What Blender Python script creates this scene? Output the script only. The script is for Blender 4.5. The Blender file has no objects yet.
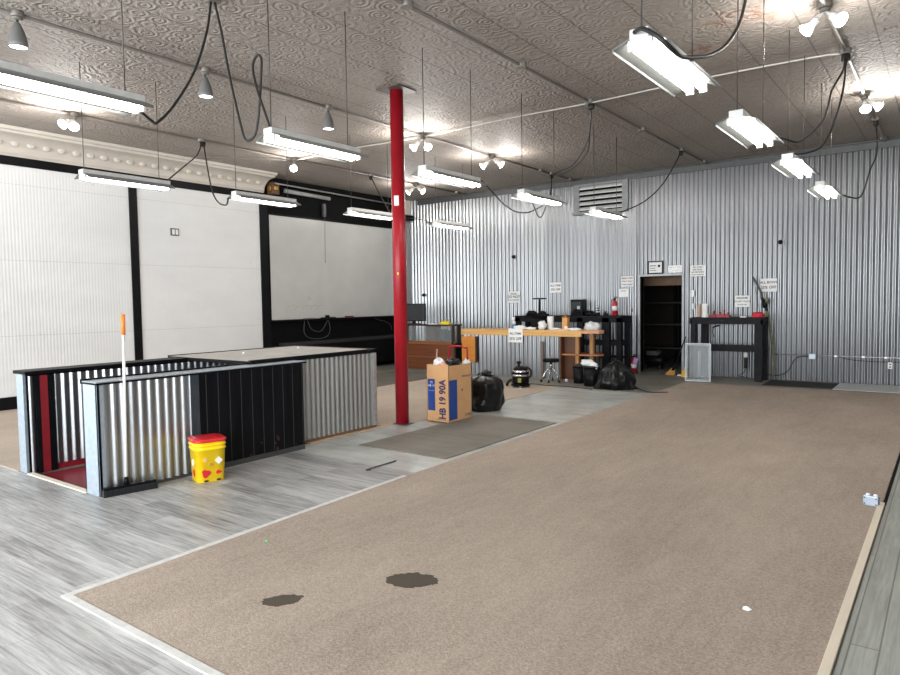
import bpy, bmesh, math, random
from math import pi, sin, cos, radians
from mathutils import Vector, Matrix, noise
random.seed(7)
SC = bpy.context.scene
COL = SC.collection

# ------------------------------------------------------------------ camera, world, big lights, exposure
CEIL = 4.43
cam = bpy.data.cameras.new('camera'); co = bpy.data.objects.new('camera', cam); COL.objects.link(co)
cam.sensor_width = 36.0; cam.lens = 676.84 / 900 * 36.0; cam.clip_start = 0.05; cam.clip_end = 100
yaw, pitch, roll = 0.63849, 0.0540949, -0.0147421
F = Vector((-sin(yaw)*cos(pitch), cos(yaw)*cos(pitch), -sin(pitch)))
R = Vector((cos(yaw), sin(yaw), 0)); U = R.cross(F)
R2 = cos(roll)*R + sin(roll)*U; U2 = -sin(roll)*R + cos(roll)*U
co.matrix_world = Matrix(((R2.x, U2.x, -F.x, 0), (R2.y, U2.y, -F.y, 0), (R2.z, U2.z, -F.z, 1.65), (0, 0, 0, 1)))
SC.camera = co

W = bpy.data.worlds.new('sky'); SC.world = W; W.use_nodes = True
W.node_tree.nodes['Background'].inputs[0].default_value = (0.85, 0.93, 1.0, 1)
W.node_tree.nodes['Background'].inputs[1].default_value = 1.0

def area(name, loc, rot, sx, sy, power, color):
    l = bpy.data.lights.new(name, 'AREA'); l.shape = 'RECTANGLE'; l.size = sx; l.size_y = sy
    l.energy = power; l.color = color
    o = bpy.data.objects.new(name, l); o.location = loc; o.rotation_euler = rot; COL.objects.link(o); return o
# daylight in the storefront glazing behind the photographer
area('storefront_daylight', (-4.5, -3.35, 1.95), (radians(90), 0, 0), 14.6, 2.9, 1350, (0.90, 0.96, 1.0))
TUBE_POWER = 20.0
BULB_POWER = 20.0
FLOOD_WATTS = 32.0
SC.view_settings.view_transform = 'Standard'
SC.view_settings.look = 'None'
SC.view_settings.gamma = 1.0
SC.view_settings.use_curve_mapping = False
SC.view_settings.exposure = 0.2
SC.cycles.sample_clamp_indirect = 4.0

# ------------------------------------------------------------------ mesh builder
def frame_of(d):
    d = Vector(d).normalized()
    a = Vector((0, 0, 1)) if abs(d.z) < 0.95 else Vector((1, 0, 0))
    u = d.cross(a).normalized(); v = d.cross(u).normalized()
    return u, v

def smooth_path(pts, n=5):
    pts = [Vector(p) for p in pts]
    if len(pts) < 3: return pts
    out = []
    P = [pts[0]*2 - pts[1]] + pts + [pts[-1]*2 - pts[-2]]
    for i in range(1, len(P)-2):
        a, b, c, d = P[i-1], P[i], P[i+1], P[i+2]
        for k in range(n):
            t = k/n
            out.append(0.5*((2*b) + (c-a)*t + (2*a-5*b+4*c-d)*t*t + (-a+3*b-3*c+d)*t**3))
    out.append(pts[-1]); return out

class MB:
    def __init__(s): s.v = []; s.f = []; s.sm = []
    def add(s, vs, fs, smooth=False):
        o = len(s.v); s.v += [tuple(v) for v in vs]
        s.f += [tuple(o+i for i in f) for f in fs]; s.sm += [smooth]*len(fs); return s
    def box(s, x0, x1, y0, y1, z0, z1):
        vs = [(x, y, z) for z in (z0, z1) for y in (y0, y1) for x in (x0, x1)]
        return s.add(vs, [(0,2,3,1), (4,5,7,6), (0,1,5,4), (2,6,7,3), (0,4,6,2), (1,3,7,5)])
    def obox(s, c, ax, ay, az, hx, hy, hz):
        c = Vector(c); ax, ay, az = Vector(ax), Vector(ay), Vector(az)
        vs = [c + ax*(hx*i) + ay*(hy*j) + az*(hz*k) for k in (-1, 1) for j in (-1, 1) for i in (-1, 1)]
        return s.add(vs, [(0,2,3,1), (4,5,7,6), (0,1,5,4), (2,6,7,3), (0,4,6,2), (1,3,7,5)])
    def bar(s, p0, p1, w, h, up=(0,0,1)):
        p0, p1 = Vector(p0), Vector(p1); d = (p1-p0); L = d.length; d.normalize()
        u = d.cross(Vector(up))
        if u.length < 1e-4: u = d.cross(Vector((1,0,0)))
        u.normalize(); v = u.cross(d)
        return s.obox((p0+p1)/2, d, u, v, L/2, w/2, h/2)
    def tube(s, pts, r, n=8, smooth_n=0, r1=None):
        pts = [Vector(p) for p in pts]
        if smooth_n: pts = smooth_path(pts, smooth_n)
        m = len(pts); vs = []; u = None
        for i, p in enumerate(pts):
            d = (pts[min(i+1, m-1)] - pts[max(i-1, 0)]).normalized()
            if u is None: u, v = frame_of(d)
            else:
                u = u - d*u.dot(d)
                u = u.normalized() if u.length > 1e-6 else frame_of(d)[0]
                v = d.cross(u)
            rr = r if r1 is None else r + (r1-r)*i/(m-1)
            vs += [p + (u*cos(2*pi*k/n) + v*sin(2*pi*k/n))*rr for k in range(n)]
        fs = [(i*n+k, i*n+(k+1) % n, (i+1)*n+(k+1) % n, (i+1)*n+k) for i in range(m-1) for k in range(n)]
        s.add(vs, fs, True)
        o = len(s.v) - len(vs)
        s.f += [tuple(o+k for k in range(n))[::-1], tuple(o+(m-1)*n+k for k in range(n))]; s.sm += [False, False]
        return s
    def lathe(s, prof, c=(0,0,0), ax=(0,0,1), n=24, smooth=True, sq=None):
        # prof: (radius, height) pairs along ax
        c = Vector(c); ax = Vector(ax).normalized()
        if abs(ax.z) > 0.999: u, v = Vector((1,0,0)), Vector((0,1,0)) if ax.z > 0 else Vector((0,-1,0))
        else: u, v = frame_of(ax); v = ax.cross(u)
        vs = []; m = len(prof)
        for r, h in prof:
            for k in range(n):
                a = 2*pi*k/n; x, y = cos(a), sin(a)
                if sq:
                    q = (abs(x)**sq + abs(y)**sq)**(-1.0/sq); x, y = x*q, y*q
                vs.append(c + u*(x*r) + v*(y*r) + ax*h)
        fs = [(i*n+k, i*n+(k+1) % n, (i+1)*n+(k+1) % n, (i+1)*n+k) for i in range(m-1) for k in range(n)]
        s.add(vs, fs, smooth); o = len(s.v)-len(vs)
        if prof[0][0] > 1e-5: s.f.append(tuple(o+k for k in range(n))[::-1]); s.sm.append(False)
        if prof[-1][0] > 1e-5: s.f.append(tuple(o+(m-1)*n+k for k in range(n))); s.sm.append(False)
        return s
    def ball(s, c, rx, ry, rz, n=16, m=10, bump=0, seed=0, flat=None):
        vs = []
        for i in range(m+1):
            t = pi*i/m
            for k in range(n):
                a = 2*pi*k/n
                d = Vector((sin(t)*cos(a), sin(t)*sin(a), cos(t)))
                f = 1 + bump*noise.noise(d*2.3 + Vector((seed, 0, 0))) + bump*0.6*noise.noise(d*5.1 + Vector((0, seed, 0)))
                p = Vector((d.x*rx*f, d.y*ry*f, d.z*rz*f))
                if flat is not None and p.z < flat: p.z = flat
                vs.append(Vector(c)+p)
        fs = [(i*n+k, (i+1)*n+k, (i+1)*n+(k+1) % n, i*n+(k+1) % n) for i in range(m) for k in range(n)]
        return s.add(vs, fs, True)
    def prism(s, poly, d, smooth=False):
        # closed polygon (3D points) extruded by the vector d
        n = len(poly); d = Vector(d); a = [Vector(p) for p in poly]; b = [p+d for p in a]
        s.add(a+b, [(i, (i+1) % n, n+(i+1) % n, n+i) for i in range(n)], smooth)
        o = len(s.v)-2*n
        s.f += [tuple(o+i for i in range(n))[::-1], tuple(o+n+i for i in range(n))]; s.sm += [False, False]
        return s
    def corr(s, p0, p1, z0, z1, nrm, amp=0.009, period=0.072, seg=8, skip=None):
        # corrugated sheet from p0 to p1 (xy), ridges vertical; skip = (a, b, zb): no sheet between a and b below zb
        p0, p1 = Vector((p0[0], p0[1], 0)), Vector((p1[0], p1[1], 0)); L = (p1-p0).length; d = (p1-p0)/L; nn = Vector((nrm[0], nrm[1], 0))
        N = int(round(L/period*seg)); base = len(s.v); vs = []; zb = skip[2] if skip else z0
        for i in range(N+1):
            t = i*L/N; q = p0 + d*t + nn*(amp*sin(2*pi*t/period))
            vs += [(q.x, q.y, z0), (q.x, q.y, zb), (q.x, q.y, z1)]
        fs = []
        for i in range(N):
            t = (i+0.5)*L/N; a = 3*i; b = 3*i+3
            if not (skip and skip[0] < t < skip[1]): 
                if zb > z0: fs.append((a, b, b+1, a+1))
            fs.append((a+1, b+1, b+2, a+2))
        return s.add(vs, fs, True)
    def build(s, name, mat, parent=None, bevel=0, kind=None, loc=None):
        me = bpy.data.meshes.new(name); me.from_pydata(s.v, [], s.f)
        me.polygons.foreach_set('use_smooth', s.sm); me.materials.append(mat)
        bm = bmesh.new(); bm.from_mesh(me)
        bmesh.ops.recalc_face_normals(bm, faces=bm.faces)
        if bevel:
            ed = [e for e in bm.edges if len(e.link_faces) == 2 and e.calc_face_angle(0) > 0.5]
            bmesh.ops.bevel(bm, geom=ed, offset=bevel, segments=2, profile=0.6, affect='EDGES', clamp_overlap=True)
        bm.to_mesh(me); bm.free()
        o = bpy.data.objects.new(name, me); COL.objects.link(o)
        if parent is not None: o.parent = parent
        if loc is not None: o.location = loc
        if kind: o['kind'] = kind
        return o

def thing(name, label, cat, loc=(0,0,0), rz=0, group=None):
    o = bpy.data.objects.new(name, None); o.empty_display_size = 0.1; COL.objects.link(o)
    o.location = loc; o.rotation_euler = (0, 0, rz); tag(o, label, cat, group); return o
def tag(o, label, cat, group=None):
    o['label'] = label; o['category'] = cat
    if group: o['group'] = group
    return o
def dup(root, loc, label, rz=None):
    kids = {}
    for ch in list(root.children): kids[ch] = list(ch.children)
    r = root.copy(); COL.objects.link(r); r.location = loc; r['label'] = label
    if rz is not None: r.rotation_euler = (0, 0, rz)
    for ch, gs in kids.items():
        c = ch.copy(); COL.objects.link(c); c.parent = r
        for g in gs:
            d = g.copy(); COL.objects.link(d); d.parent = c
    return r
def struct(mb, name, mat, bevel=0):
    return mb.build(name, mat, None, bevel, 'structure')
def lettering(txt, mat, parent, loc, size, rot, name='lettering', bold=0.0, wid=1.0):
    cu = bpy.data.curves.new(name, 'FONT'); cu.body = txt; cu.size = size; cu.align_x = 'CENTER'; cu.align_y = 'CENTER'
    cu.extrude = 0.0006; cu.offset = bold*size; cu.space_line = 0.95; cu.resolution_u = 2
    t = bpy.data.objects.new('tmp', cu); COL.objects.link(t); bpy.context.view_layer.update()
    me = bpy.data.meshes.new_from_object(t.evaluated_get(bpy.context.evaluated_depsgraph_get()))
    bpy.data.objects.remove(t); me.materials.clear(); me.materials.append(mat)
    o = bpy.data.objects.new(name, me); COL.objects.link(o); o.parent = parent
    o.location = loc; o.rotation_euler = rot; o.scale = (wid, 1, 1); return o

# ------------------------------------------------------------------ materials
MATS = {}
DIM = {'Specular IOR Level': 0.12}
class NT:
    def __init__(s, name):
        s.m = bpy.data.materials.new(name); s.m.use_nodes = True; s.t = s.m.node_tree; s.n = s.t.nodes; s.b = s.n['Principled BSDF']
        s.co = s.n.new('ShaderNodeTexCoord').outputs['Object']
    def link(s, a, b): s.t.links.new(a, b)
    def map(s, sc=(1,1,1), loc=(0,0,0), rot=(0,0,0), src=None):
        m = s.n.new('ShaderNodeMapping'); m.inputs['Scale'].default_value = sc; m.inputs['Location'].default_value = loc; m.inputs['Rotation'].default_value = rot
        s.link(src or s.co, m.inputs['Vector']); return m.outputs[0]
    def noise(s, vec, scale, detail=3, rough=0.55, dist=0):
        t = s.n.new('ShaderNodeTexNoise'); t.inputs['Scale'].default_value = scale; t.inputs['Detail'].default_value = detail
        t.inputs['Roughness'].default_value = rough; t.inputs['Distortion'].default_value = dist; s.link(vec, t.inputs['Vector']); return t.outputs['Fac']
    def ramp(s, fac, stops):
        r = s.n.new('ShaderNodeValToRGB'); e = r.color_ramp.elements
        for i, (p, c) in enumerate(stops):
            x = e[i] if i < 2 else e.new(p)
            x.position = p; x.color = c if len(c) == 4 else (*c, 1)
        s.link(fac, r.inputs[0]); return r.outputs[0]
    def mix(s, fac, a, b, mode='MIX'):
        m = s.n.new('ShaderNodeMix'); m.data_type = 'RGBA'; m.blend_type = mode
        for k, x in ((0, fac), (6, a), (7, b)):
            if hasattr(x, 'is_linked') or hasattr(x, 'links'): s.link(x, m.inputs[k])
            elif k == 0: m.inputs[0].default_value = x
            else: m.inputs[k].default_value = (*x, 1) if len(x) == 3 else x
        return m.outputs[2]
    def math(s, op, a, b=0.0, c=None):
        m = s.n.new('ShaderNodeMath'); m.operation = op
        for k, x in enumerate((a, b, c)):
            if x is None: continue
            if hasattr(x, 'links'): s.link(x, m.inputs[k])
            else: m.inputs[k].default_value = x
        return m.outputs[0]
    def sep(s, src=None):
        x = s.n.new('ShaderNodeSeparateXYZ'); s.link(src or s.co, x.inputs[0]); return x.outputs
    def bump(s, h, strength=0.3, dist=0.01, prev=None):
        b = s.n.new('ShaderNodeBump'); b.inputs['Strength'].default_value = strength; b.inputs['Distance'].default_value = dist
        s.link(h, b.inputs['Height'])
        if prev is not None: s.link(prev, b.inputs['Normal'])
        return b.outputs[0]
    def set(s, base=None, rough=None, metal=None, normal=None, **kw):
        for k, v in (('Base Color', base), ('Roughness', rough), ('Metallic', metal), ('Normal', normal), *kw.items()):
            if v is None: continue
            if hasattr(v, 'links'): s.link(v, s.b.inputs[k])
            elif isinstance(v, tuple): s.b.inputs[k].default_value = (*v, 1) if len(v) == 3 else v
            else: s.b.inputs[k].default_value = v
        return s.m

def srgb(r, g, b):
    f = lambda c: (c/255/12.92 if c/255 <= 0.04045 else ((c/255+0.055)/1.055)**2.4)
    return (f(r), f(g), f(b))
def pm(name, c, rough=0.5, metal=0.0, var=0.12, scale=9, bump=0.0, bscale=40, **kw):
    if name in MATS: return MATS[name]
    t = NT(name); f = t.noise(t.co, scale)
    lo = tuple(x*(1-var) for x in c); hi = tuple(min(1, x*(1+var)) for x in c)
    col = t.ramp(f, [(0.3, lo), (0.7, hi)])
    n = t.bump(t.noise(t.co, bscale), bump, 0.01) if bump else None
    MATS[name] = t.set(col, rough, metal, n, **kw); return MATS[name]
def emit(name, c, strength):
    t = NT(name); f = t.noise(t.co, 3)
    t.set(c, 0.4); t.b.inputs['Emission Color'].default_value = (*c, 1); t.b.inputs['Emission Strength'].default_value = strength
    t.link(t.ramp(f, [(0.0, tuple(x*0.97 for x in c)), (1.0, c)]), t.b.inputs['Emission Color'])
    return t.m

def m_wood(name, c, axis=0, rough=0.45, contrast=0.35):
    t = NT(name); sc = [14, 14, 14]; sc[axis] = 0.9
    f = t.noise(t.map(tuple(sc)), 1.6, 5, 0.6, 0.6)
    col = t.ramp(f, [(0.25, tuple(x*(1-contrast) for x in c)), (0.75, tuple(min(1, x*(1+contrast*0.6)) for x in c))])
    return t.set(col, rough, normal=t.bump(f, 0.1, 0.004))

def m_metal_sheet(name, c, rough, sheetw=0.66, axis=0, dirt=None):
    t = NT(name); o = t.sep()
    u = o[axis]
    idx = t.math('FLOOR', t.math('DIVIDE', u, sheetw))
    wn = t.n.new('ShaderNodeTexWhiteNoise'); wn.noise_dimensions = '1D'; t.link(idx, wn.inputs['W'])
    sp = t.noise(t.co, 14, 3, 0.6)              # galvanised spangle
    st = t.noise(t.map((9, 9, 0.35)), 1.5, 4)   # streaks down the sheet
    v = t.math('ADD', t.math('MULTIPLY', wn.outputs['Value'], 0.24), t.math('ADD', t.math('MULTIPLY', sp, 0.03), t.math('MULTIPLY', st, 0.46)))
    col = t.ramp(v, [(0.15, tuple(x*0.72 for x in c)), (0.62, tuple(min(1, x*1.08) for x in c))])
    rg = t.math('ADD', t.math('MULTIPLY', st, 0.05), rough)
    if dirt: col = t.mix(t.ramp(o[2], [(0.02, (0.6,)*3), (0.25, (0,)*3)]), col, dirt)
    return t.set(col, rg, 0.92)

ZINC = m_metal_sheet('corrugated zinc', (0.345, 0.35, 0.357), 0.27)
ZINC_SIDE = m_metal_sheet('corrugated zinc side', (0.50, 0.51, 0.52), 0.27, axis=1)
GALV = pm('galvanised trim', (0.55, 0.57, 0.60), 0.38, 0.85, 0.15, 22)
GALV_LT = pm('bright galvanised edge', (0.42, 0.48, 0.54), 0.45, 0.6, 0.10, 22)
BLACK = pm('black paint', (0.005, 0.005, 0.006), 0.45, 0, 0.3, 6, 0.08, **DIM)
BLACK_FLAT = pm('flat black board', (0.003, 0.003, 0.0035), 0.75, 0, 0.3, 5, **DIM)
BLACK_WOOD = pm('black stained timber', (0.012, 0.012, 0.015), 0.55, 0, 0.35, 12, 0.2, **DIM)
BLACK_PLASTIC = pm('black plastic', (0.006, 0.006, 0.0065), 0.35, **DIM)
RUBBER = pm('black rubber', (0.012, 0.012, 0.012), 0.7)
SCREEN = pm('dark screen glass', (0.006, 0.007, 0.009), 0.12)
CORD = pm('black cord', (0.012, 0.011, 0.011), 0.55)
WIRE = pm('hanger wire', (0.08, 0.07, 0.065), 0.5, 0.6)
WHITE = pm('white paint', (0.78, 0.78, 0.76), 0.5, 0, 0.04)
OFFWHITE = pm('worn white strip', (0.60, 0.585, 0.56), 0.6, 0, 0.12, 14)
WHITE_PLASTIC = pm('white plastic', (0.75, 0.75, 0.73), 0.35, 0, 0.04)
PAPER = pm('white paper', (0.80, 0.80, 0.785), 0.8, 0, 0.05)
INK = pm('black ink', (0.015, 0.015, 0.015), 0.7)
INK_RED = pm('dark red ink', (0.10, 0.012, 0.012), 0.7)
RED = pm('red gloss paint', (0.31, 0.008, 0.016), 0.32, 0, 0.12, 4, 0.03, **{'Specular IOR Level': 0.3})
RED_BRIGHT = pm('bright red plastic', (0.62, 0.022, 0.03), 0.3)
RED_DARK = pm('dark red painted boards', (0.20, 0.008, 0.015), 0.5, 0, 0.15)
YELLOW = pm('yellow plastic', (0.95, 0.64, 0.008), 0.35, 0, 0.05)
ORANGE = pm('orange plastic', (0.80, 0.19, 0.02), 0.4)
CHROME = pm('chrome', (0.72, 0.72, 0.73), 0.16, 1.0, 0.06)
STEEL = pm('grey steel', (0.35, 0.35, 0.35), 0.35, 0.8)
PIPE = pm('painted conduit', (0.20, 0.175, 0.155), 0.5, 0.2)
PIPE_LT = pm('pale conduit', (0.48, 0.45, 0.41), 0.5, 0.2)
CONE = pm('grey lamp shade', (0.16, 0.155, 0.15), 0.5)
CARD = pm('corrugated cardboard', srgb(205, 158, 110), 0.8, 0, 0.07, 5, 0.05)
BLUE = pm('printed blue', srgb(32, 66, 138), 0.6)
NAVY = pm('printed navy', srgb(40, 42, 92), 0.7)
BAG = pm('black bag film', (0.006, 0.006, 0.0065), 0.30, 0, 0.3, 8, 0.5, 16, **{'Specular IOR Level': 0.3})
OAK = m_wood('honey wood edge', srgb(214, 165, 100), 0, 0.4, 0.25)
ORANGEWOOD = m_wood('orange varnished board', srgb(202, 128, 48), 0, 0.35, 0.25)
WALNUT = m_wood('brown wood panel', srgb(112, 62, 34), 0, 0.4, 0.3)
WALNUT_D = m_wood('dark brown wood', srgb(58, 33, 20), 0, 0.45, 0.35)
PINE = m_wood('raw pine post', srgb(170, 122, 74), 2, 0.55, 0.25)
RAWWOOD = m_wood('raw wood pole', srgb(176, 140, 112), 2, 0.6, 0.25)
BRASS = pm('old brass', (0.42, 0.23, 0.06), 0.4, 0.7)
BROWNBOX = pm('brown case', (0.10, 0.05, 0.02), 0.5)
BRISTLE = pm('straw bristles', srgb(190, 140, 70), 0.8, 0, 0.3, 60)
GREY_DARK = pm('dark grey metal', (0.05, 0.05, 0.052), 0.5)
CAMO = pm('camouflage green', (0.14, 0.14, 0.075), 0.6, 0, 0.5, 14)
PURPLE = pm('lilac tag', srgb(170, 135, 190), 0.7)
PINKPAPER = pm('pink paper', srgb(225, 165, 140), 0.8)
CREAM = pm('cream paint', srgb(222, 212, 196), 0.6, 0, 0.05)
LENS = emit('lamp lens glow', (1.0, 0.97, 0.9), 6.0)
TUBE = emit('fluorescent glow', (1.0, 0.99, 0.96), TUBE_POWER)
BULB = emit('flood bulb glow', (1.0, 0.98, 0.95), BULB_POWER)

def m_ceiling():
    t = NT('pressed tin ceiling'); o = t.sep()
    w = t.noise(t.co, 2.2, 2); v = t.map((1, 1, 1))
    vo = t.n.new('ShaderNodeTexVoronoi'); vo.feature = 'SMOOTH_F1'; vo.inputs['Scale'].default_value = 5.2; vo.inputs['Smoothness'].default_value = 0.4; vo.inputs['Randomness'].default_value = 0.75
    t.link(v, vo.inputs['Vector'])
    ring = t.math('SINE', t.math('MULTIPLY', vo.outputs['Distance'], 26.0))
    sw = t.noise(t.co, 11, 3, 0.6, 2.6)
    h = t.math('ADD', t.math('MULTIPLY', ring, 0.32), t.math('MULTIPLY', sw, 1.3))
    def seam(u, period, wd):
        fr = t.math('FRACT', t.math('DIVIDE', u, period)); d = t.math('ABSOLUTE', t.math('SUBTRACT', fr, 0.5))
        return t.math('GREATER_THAN', d, 0.5 - wd/period/2)
    s1 = t.math('MAXIMUM', seam(t.math('ADD', o[0], 100.13), 0.61, 0.016), t.math('MULTIPLY', seam(t.math('ADD', o[1], 100.3), 2.44, 0.012), 0.8))
    big = t.noise(t.co, 0.55, 3)
    col = t.ramp(t.math('ADD', t.math('MULTIPLY', sw, 0.5), t.math('MULTIPLY', big, 0.5)), [(0.3, (0.255, 0.218, 0.188)), (0.68, (0.352, 0.308, 0.27))])
    col = t.mix(t.math('MULTIPLY', s1, 0.75), col, (0.11, 0.09, 0.075))
    # rust bloom near the right hand conduit
    def blob(cx, cy, rx, ry):
        a = t.math('DIVIDE', t.math('SUBTRACT', o[0], cx), rx); b = t.math('DIVIDE', t.math('SUBTRACT', o[1], cy), ry)
        return t.math('SUBTRACT', 1.0, t.math('ADD', t.math('MULTIPLY', a, a), t.math('MULTIPLY', b, b)))
    bl = t.math('MAXIMUM', t.math('MAXIMUM', blob(-2.55, 8.0, 0.75, 0.28), blob(-1.7, 7.3, 0.5, 0.3)), blob(-2.6, 14.1, 0.9, 0.25))
    rn = t.math('MULTIPLY', t.math('MAXIMUM', bl, 0.0), t.math('GREATER_THAN', t.noise(t.co, 9, 5, 0.7), 0.53))
    col = t.mix(t.math('MINIMUM', t.math('MULTIPLY', rn, 0.9), 0.7), col, (0.20, 0.08, 0.035))
    n = t.bump(h, 0.8, 0.022); n = t.bump(t.math('SUBTRACT', 1.0, s1), 0.6, 0.006, n)
    return t.set(col, 0.62, 0.0, n)

def m_carpet(name, lo, hi, stains=False):
    t = NT(name); o = t.sep()
    f = t.noise(t.co, 75, 3, 0.8); g = t.noise(t.map((1.0, 0.45, 1)), 1.1, 4, 0.6); k = t.noise(t.map((7, 1.2, 1)), 2.0, 3)
    col = t.ramp(t.math('ADD', t.math('MULTIPLY', f, 0.75), t.math('ADD', t.math('MULTIPLY', g, 0.3), t.math('MULTIPLY', k, 0.12))), [(0.34, lo), (0.78, hi)])
    if stains:
        w = t.noise(t.co, 16, 4, 0.65)
        def st(cx, cy, rx, ry, ang):
            c, s_ = cos(ang), sin(ang)
            dx = t.math('SUBTRACT', o[0], cx); dy = t.math('SUBTRACT', o[1], cy)
            a = t.math('DIVIDE', t.math('ADD', t.math('MULTIPLY', dx, c), t.math('MULTIPLY', dy, s_)), rx)
            b = t.math('DIVIDE', t.math('SUBTRACT', t.math('MULTIPLY', dy, c), t.math('MULTIPLY', dx, s_)), ry)
            r = t.math('ADD', t.math('MULTIPLY', a, a), t.math('MULTIPLY', b, b))
            return t.math('LESS_THAN', t.math('ADD', r, t.math('MULTIPLY', t.math('SUBTRACT', w, 0.5), 1.9)), 1.0)
        m = t.math('MAXIMUM', st(-2.95, 2.37, 0.12, 0.068, 0.95), st(-2.53, 2.99, 0.155, 0.105, 0.5))
        col = t.mix(m, col, t.mix(f, (0.055, 0.042, 0.028), (0.085, 0.066, 0.046)))
    return t.set(col, 0.95, normal=t.bump(f, 0.5, 0.006))

def m_planks(name, along, length, width, c1, c2, gap, rough):
    t = NT(name)
    rot = (0, 0, 0) if along == 'x' else (0, 0, pi/2)
    v = t.map((1, 1, 1), (0, 0, 0), rot)
    br = t.n.new('ShaderNodeTexBrick'); t.link(v, br.inputs['Vector'])
    br.inputs['Scale'].default_value = 1.0; br.inputs['Mortar Size'].default_value = 0.0018 if along == 'x' else 0.004; br.inputs['Brick Width'].default_value = length; br.inputs['Row Height'].default_value = width
    br.offset = 0.37; br.inputs['Color1'].default_value = (0.1, 0.1, 0.1, 1); br.inputs['Color2'].default_value = (0.9, 0.9, 0.9, 1); br.inputs['Mortar'].default_value = (0.5, 0.5, 0.5, 1)
    bw = t.n.new('ShaderNodeRGBToBW'); t.link(br.outputs['Color'], bw.inputs[0])
    gr = t.noise(t.map((1.6, 30, 1), src=v), 1.5, 6, 0.72, 0.6)
    g2 = t.noise(t.map((0.8, 3.2, 1), src=v), 1.6, 3)
    x = t.math('ADD', t.math('MULTIPLY', bw.outputs[0], 0.16), t.math('ADD', t.math('MULTIPLY', gr, 0.8), t.math('MULTIPLY', g2, 0.28)))
    col = t.ramp(x, [(0.44, c1), (0.80, c2)])
    col = t.mix(t.math('MULTIPLY', br.outputs['Fac'], 0.7), col, gap)
    return t.set(col, rough, normal=t.bump(gr, 0.08, 0.003))

def m_concrete(name, lo, hi, rough=0.45):
    t = NT(name); f = t.noise(t.map((1, 1, 1)), 1.3, 6, 0.65); g = t.noise(t.co, 30, 3); k = t.noise(t.map((0.7, 5, 1)), 1.4, 4)
    x = t.math('ADD', t.math('MULTIPLY', f, 0.6), t.math('ADD', t.math('MULTIPLY', g, 0.12), t.math('MULTIPLY', k, 0.28)))
    return t.set(t.ramp(x, [(0.3, lo), (0.7, hi)]), rough, normal=t.bump(g, 0.06, 0.003))

def m_leftwall():
    t = NT('white pegged wall boards'); o = t.sep()
    def groove(u, per, wd):
        fr = t.math('FRACT', t.math('DIVIDE', u, per)); return t.math('LESS_THAN', fr, wd/per)
    vert = t.math('SINE', t.math('MULTIPLY', o[1], 2*pi/0.052))
    hs = groove(t.math('ADD', o[2], 0.04), 1.22, 0.009)
    sc = t.math('GREATER_THAN', t.noise(t.co, 7, 2), 0.74)
    g = t.noise(t.map((1, 1, 2.5)), 1.2, 4)
    col = t.ramp(g, [(0.3, (0.69, 0.69, 0.685)), (0.7, (0.74, 0.74, 0.735))])
    col = t.mix(t.math('MULTIPLY', hs, 0.4), col, (0.35, 0.33, 0.32))
    col = t.mix(t.math('MULTIPLY', sc, 0.25), col, (0.35, 0.33, 0.32))
    return t.set(col, 0.55, normal=t.bump(vert, 0.18, 0.004))

def m_boards_black():
    t = NT('black tongue and groove'); o = t.sep()
    fr = t.math('FRACT', t.math('DIVIDE', t.math('ADD', o[1], 50.0), 0.135)); gv = t.math('LESS_THAN', fr, 0.05)
    f = t.noise(t.map((8, 8, 0.8)), 2, 4); ch = t.math('GREATER_THAN', t.math('ADD', t.noise(t.co, 10, 4), t.math('MULTIPLY', o[2], -0.35)), 0.62)
    col = t.ramp(f, [(0.3, (0.003, 0.003, 0.004)), (0.7, (0.007, 0.007, 0.009))])
    col = t.mix(gv, col, (0.05, 0.05, 0.055)); col = t.mix(t.math('MULTIPLY', ch, 0.35), col, (0.20, 0.07, 0.04))
    return t.set(col, 0.42, normal=t.bump(t.math('SUBTRACT', 1.0, gv), 0.4, 0.006), **DIM)

def m_board():
    t = NT('whiteboard enamel'); g = t.noise(t.co, 1.6, 4)
    return t.set(t.ramp(g, [(0.3, (0.47, 0.46, 0.44)), (0.7, (0.53, 0.525, 0.50))]), 0.35)

def m_clear(name, c, alpha):
    t = NT(name); n = t.noise(t.co, 6)
    m = t.set(t.ramp(n, [(0.3, tuple(x*0.9 for x in c)), (0.7, c)]), 0.25); t.b.inputs['Alpha'].default_value = alpha; return m

def m_diamond():
    t = NT('diamond plate'); v = t.map((1, 1, 1), rot=(0, 0, pi/4))
    ck = t.n.new('ShaderNodeTexChecker'); ck.inputs['Scale'].default_value = 22; t.link(v, ck.inputs['Vector'])
    n = t.noise(t.co, 40)
    return t.set(t.ramp(n, [(0.3, (0.46, 0.46, 0.45)), (0.7, (0.66, 0.66, 0.64))]), 0.4, 0.25, t.bump(ck.outputs['Fac'], 0.8, 0.012))

M_CEIL = m_ceiling()
M_CARPET = m_carpet('beige loop carpet', srgb(112, 100, 90), srgb(190, 173, 157), True)
M_CARPET2 = m_carpet('sand carpet', srgb(150, 134, 119), srgb(200, 184, 168))
M_VINYL = m_planks('grey vinyl planks', 'x', 1.22, 0.18, srgb(98, 96, 94), srgb(196, 195, 193), (0.16, 0.16, 0.16), 0.40)
M_PLANK = m_planks('grey painted boards', 'y', 3.6, 0.118, srgb(128, 130, 122), srgb(170, 171, 162), (0.09, 0.09, 0.08), 0.6)
M_PALE = m_concrete('pale worn floor', srgb(150, 151, 146), srgb(210, 212, 207), 0.27)
M_CONC = m_concrete('grey concrete', srgb(96, 93, 86), srgb(140, 137, 129), 0.5)
M_MAT = m_concrete('grey brown mat', srgb(100, 95, 86), srgb(138, 132, 122), 0.8)
M_DARKRUG = m_concrete('dark grey floor covering', srgb(84, 80, 74), srgb(112, 107, 99), 0.85)
M_LWALL = m_leftwall()
M_TG = m_boards_black()
M_BOARD = m_board()
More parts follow.
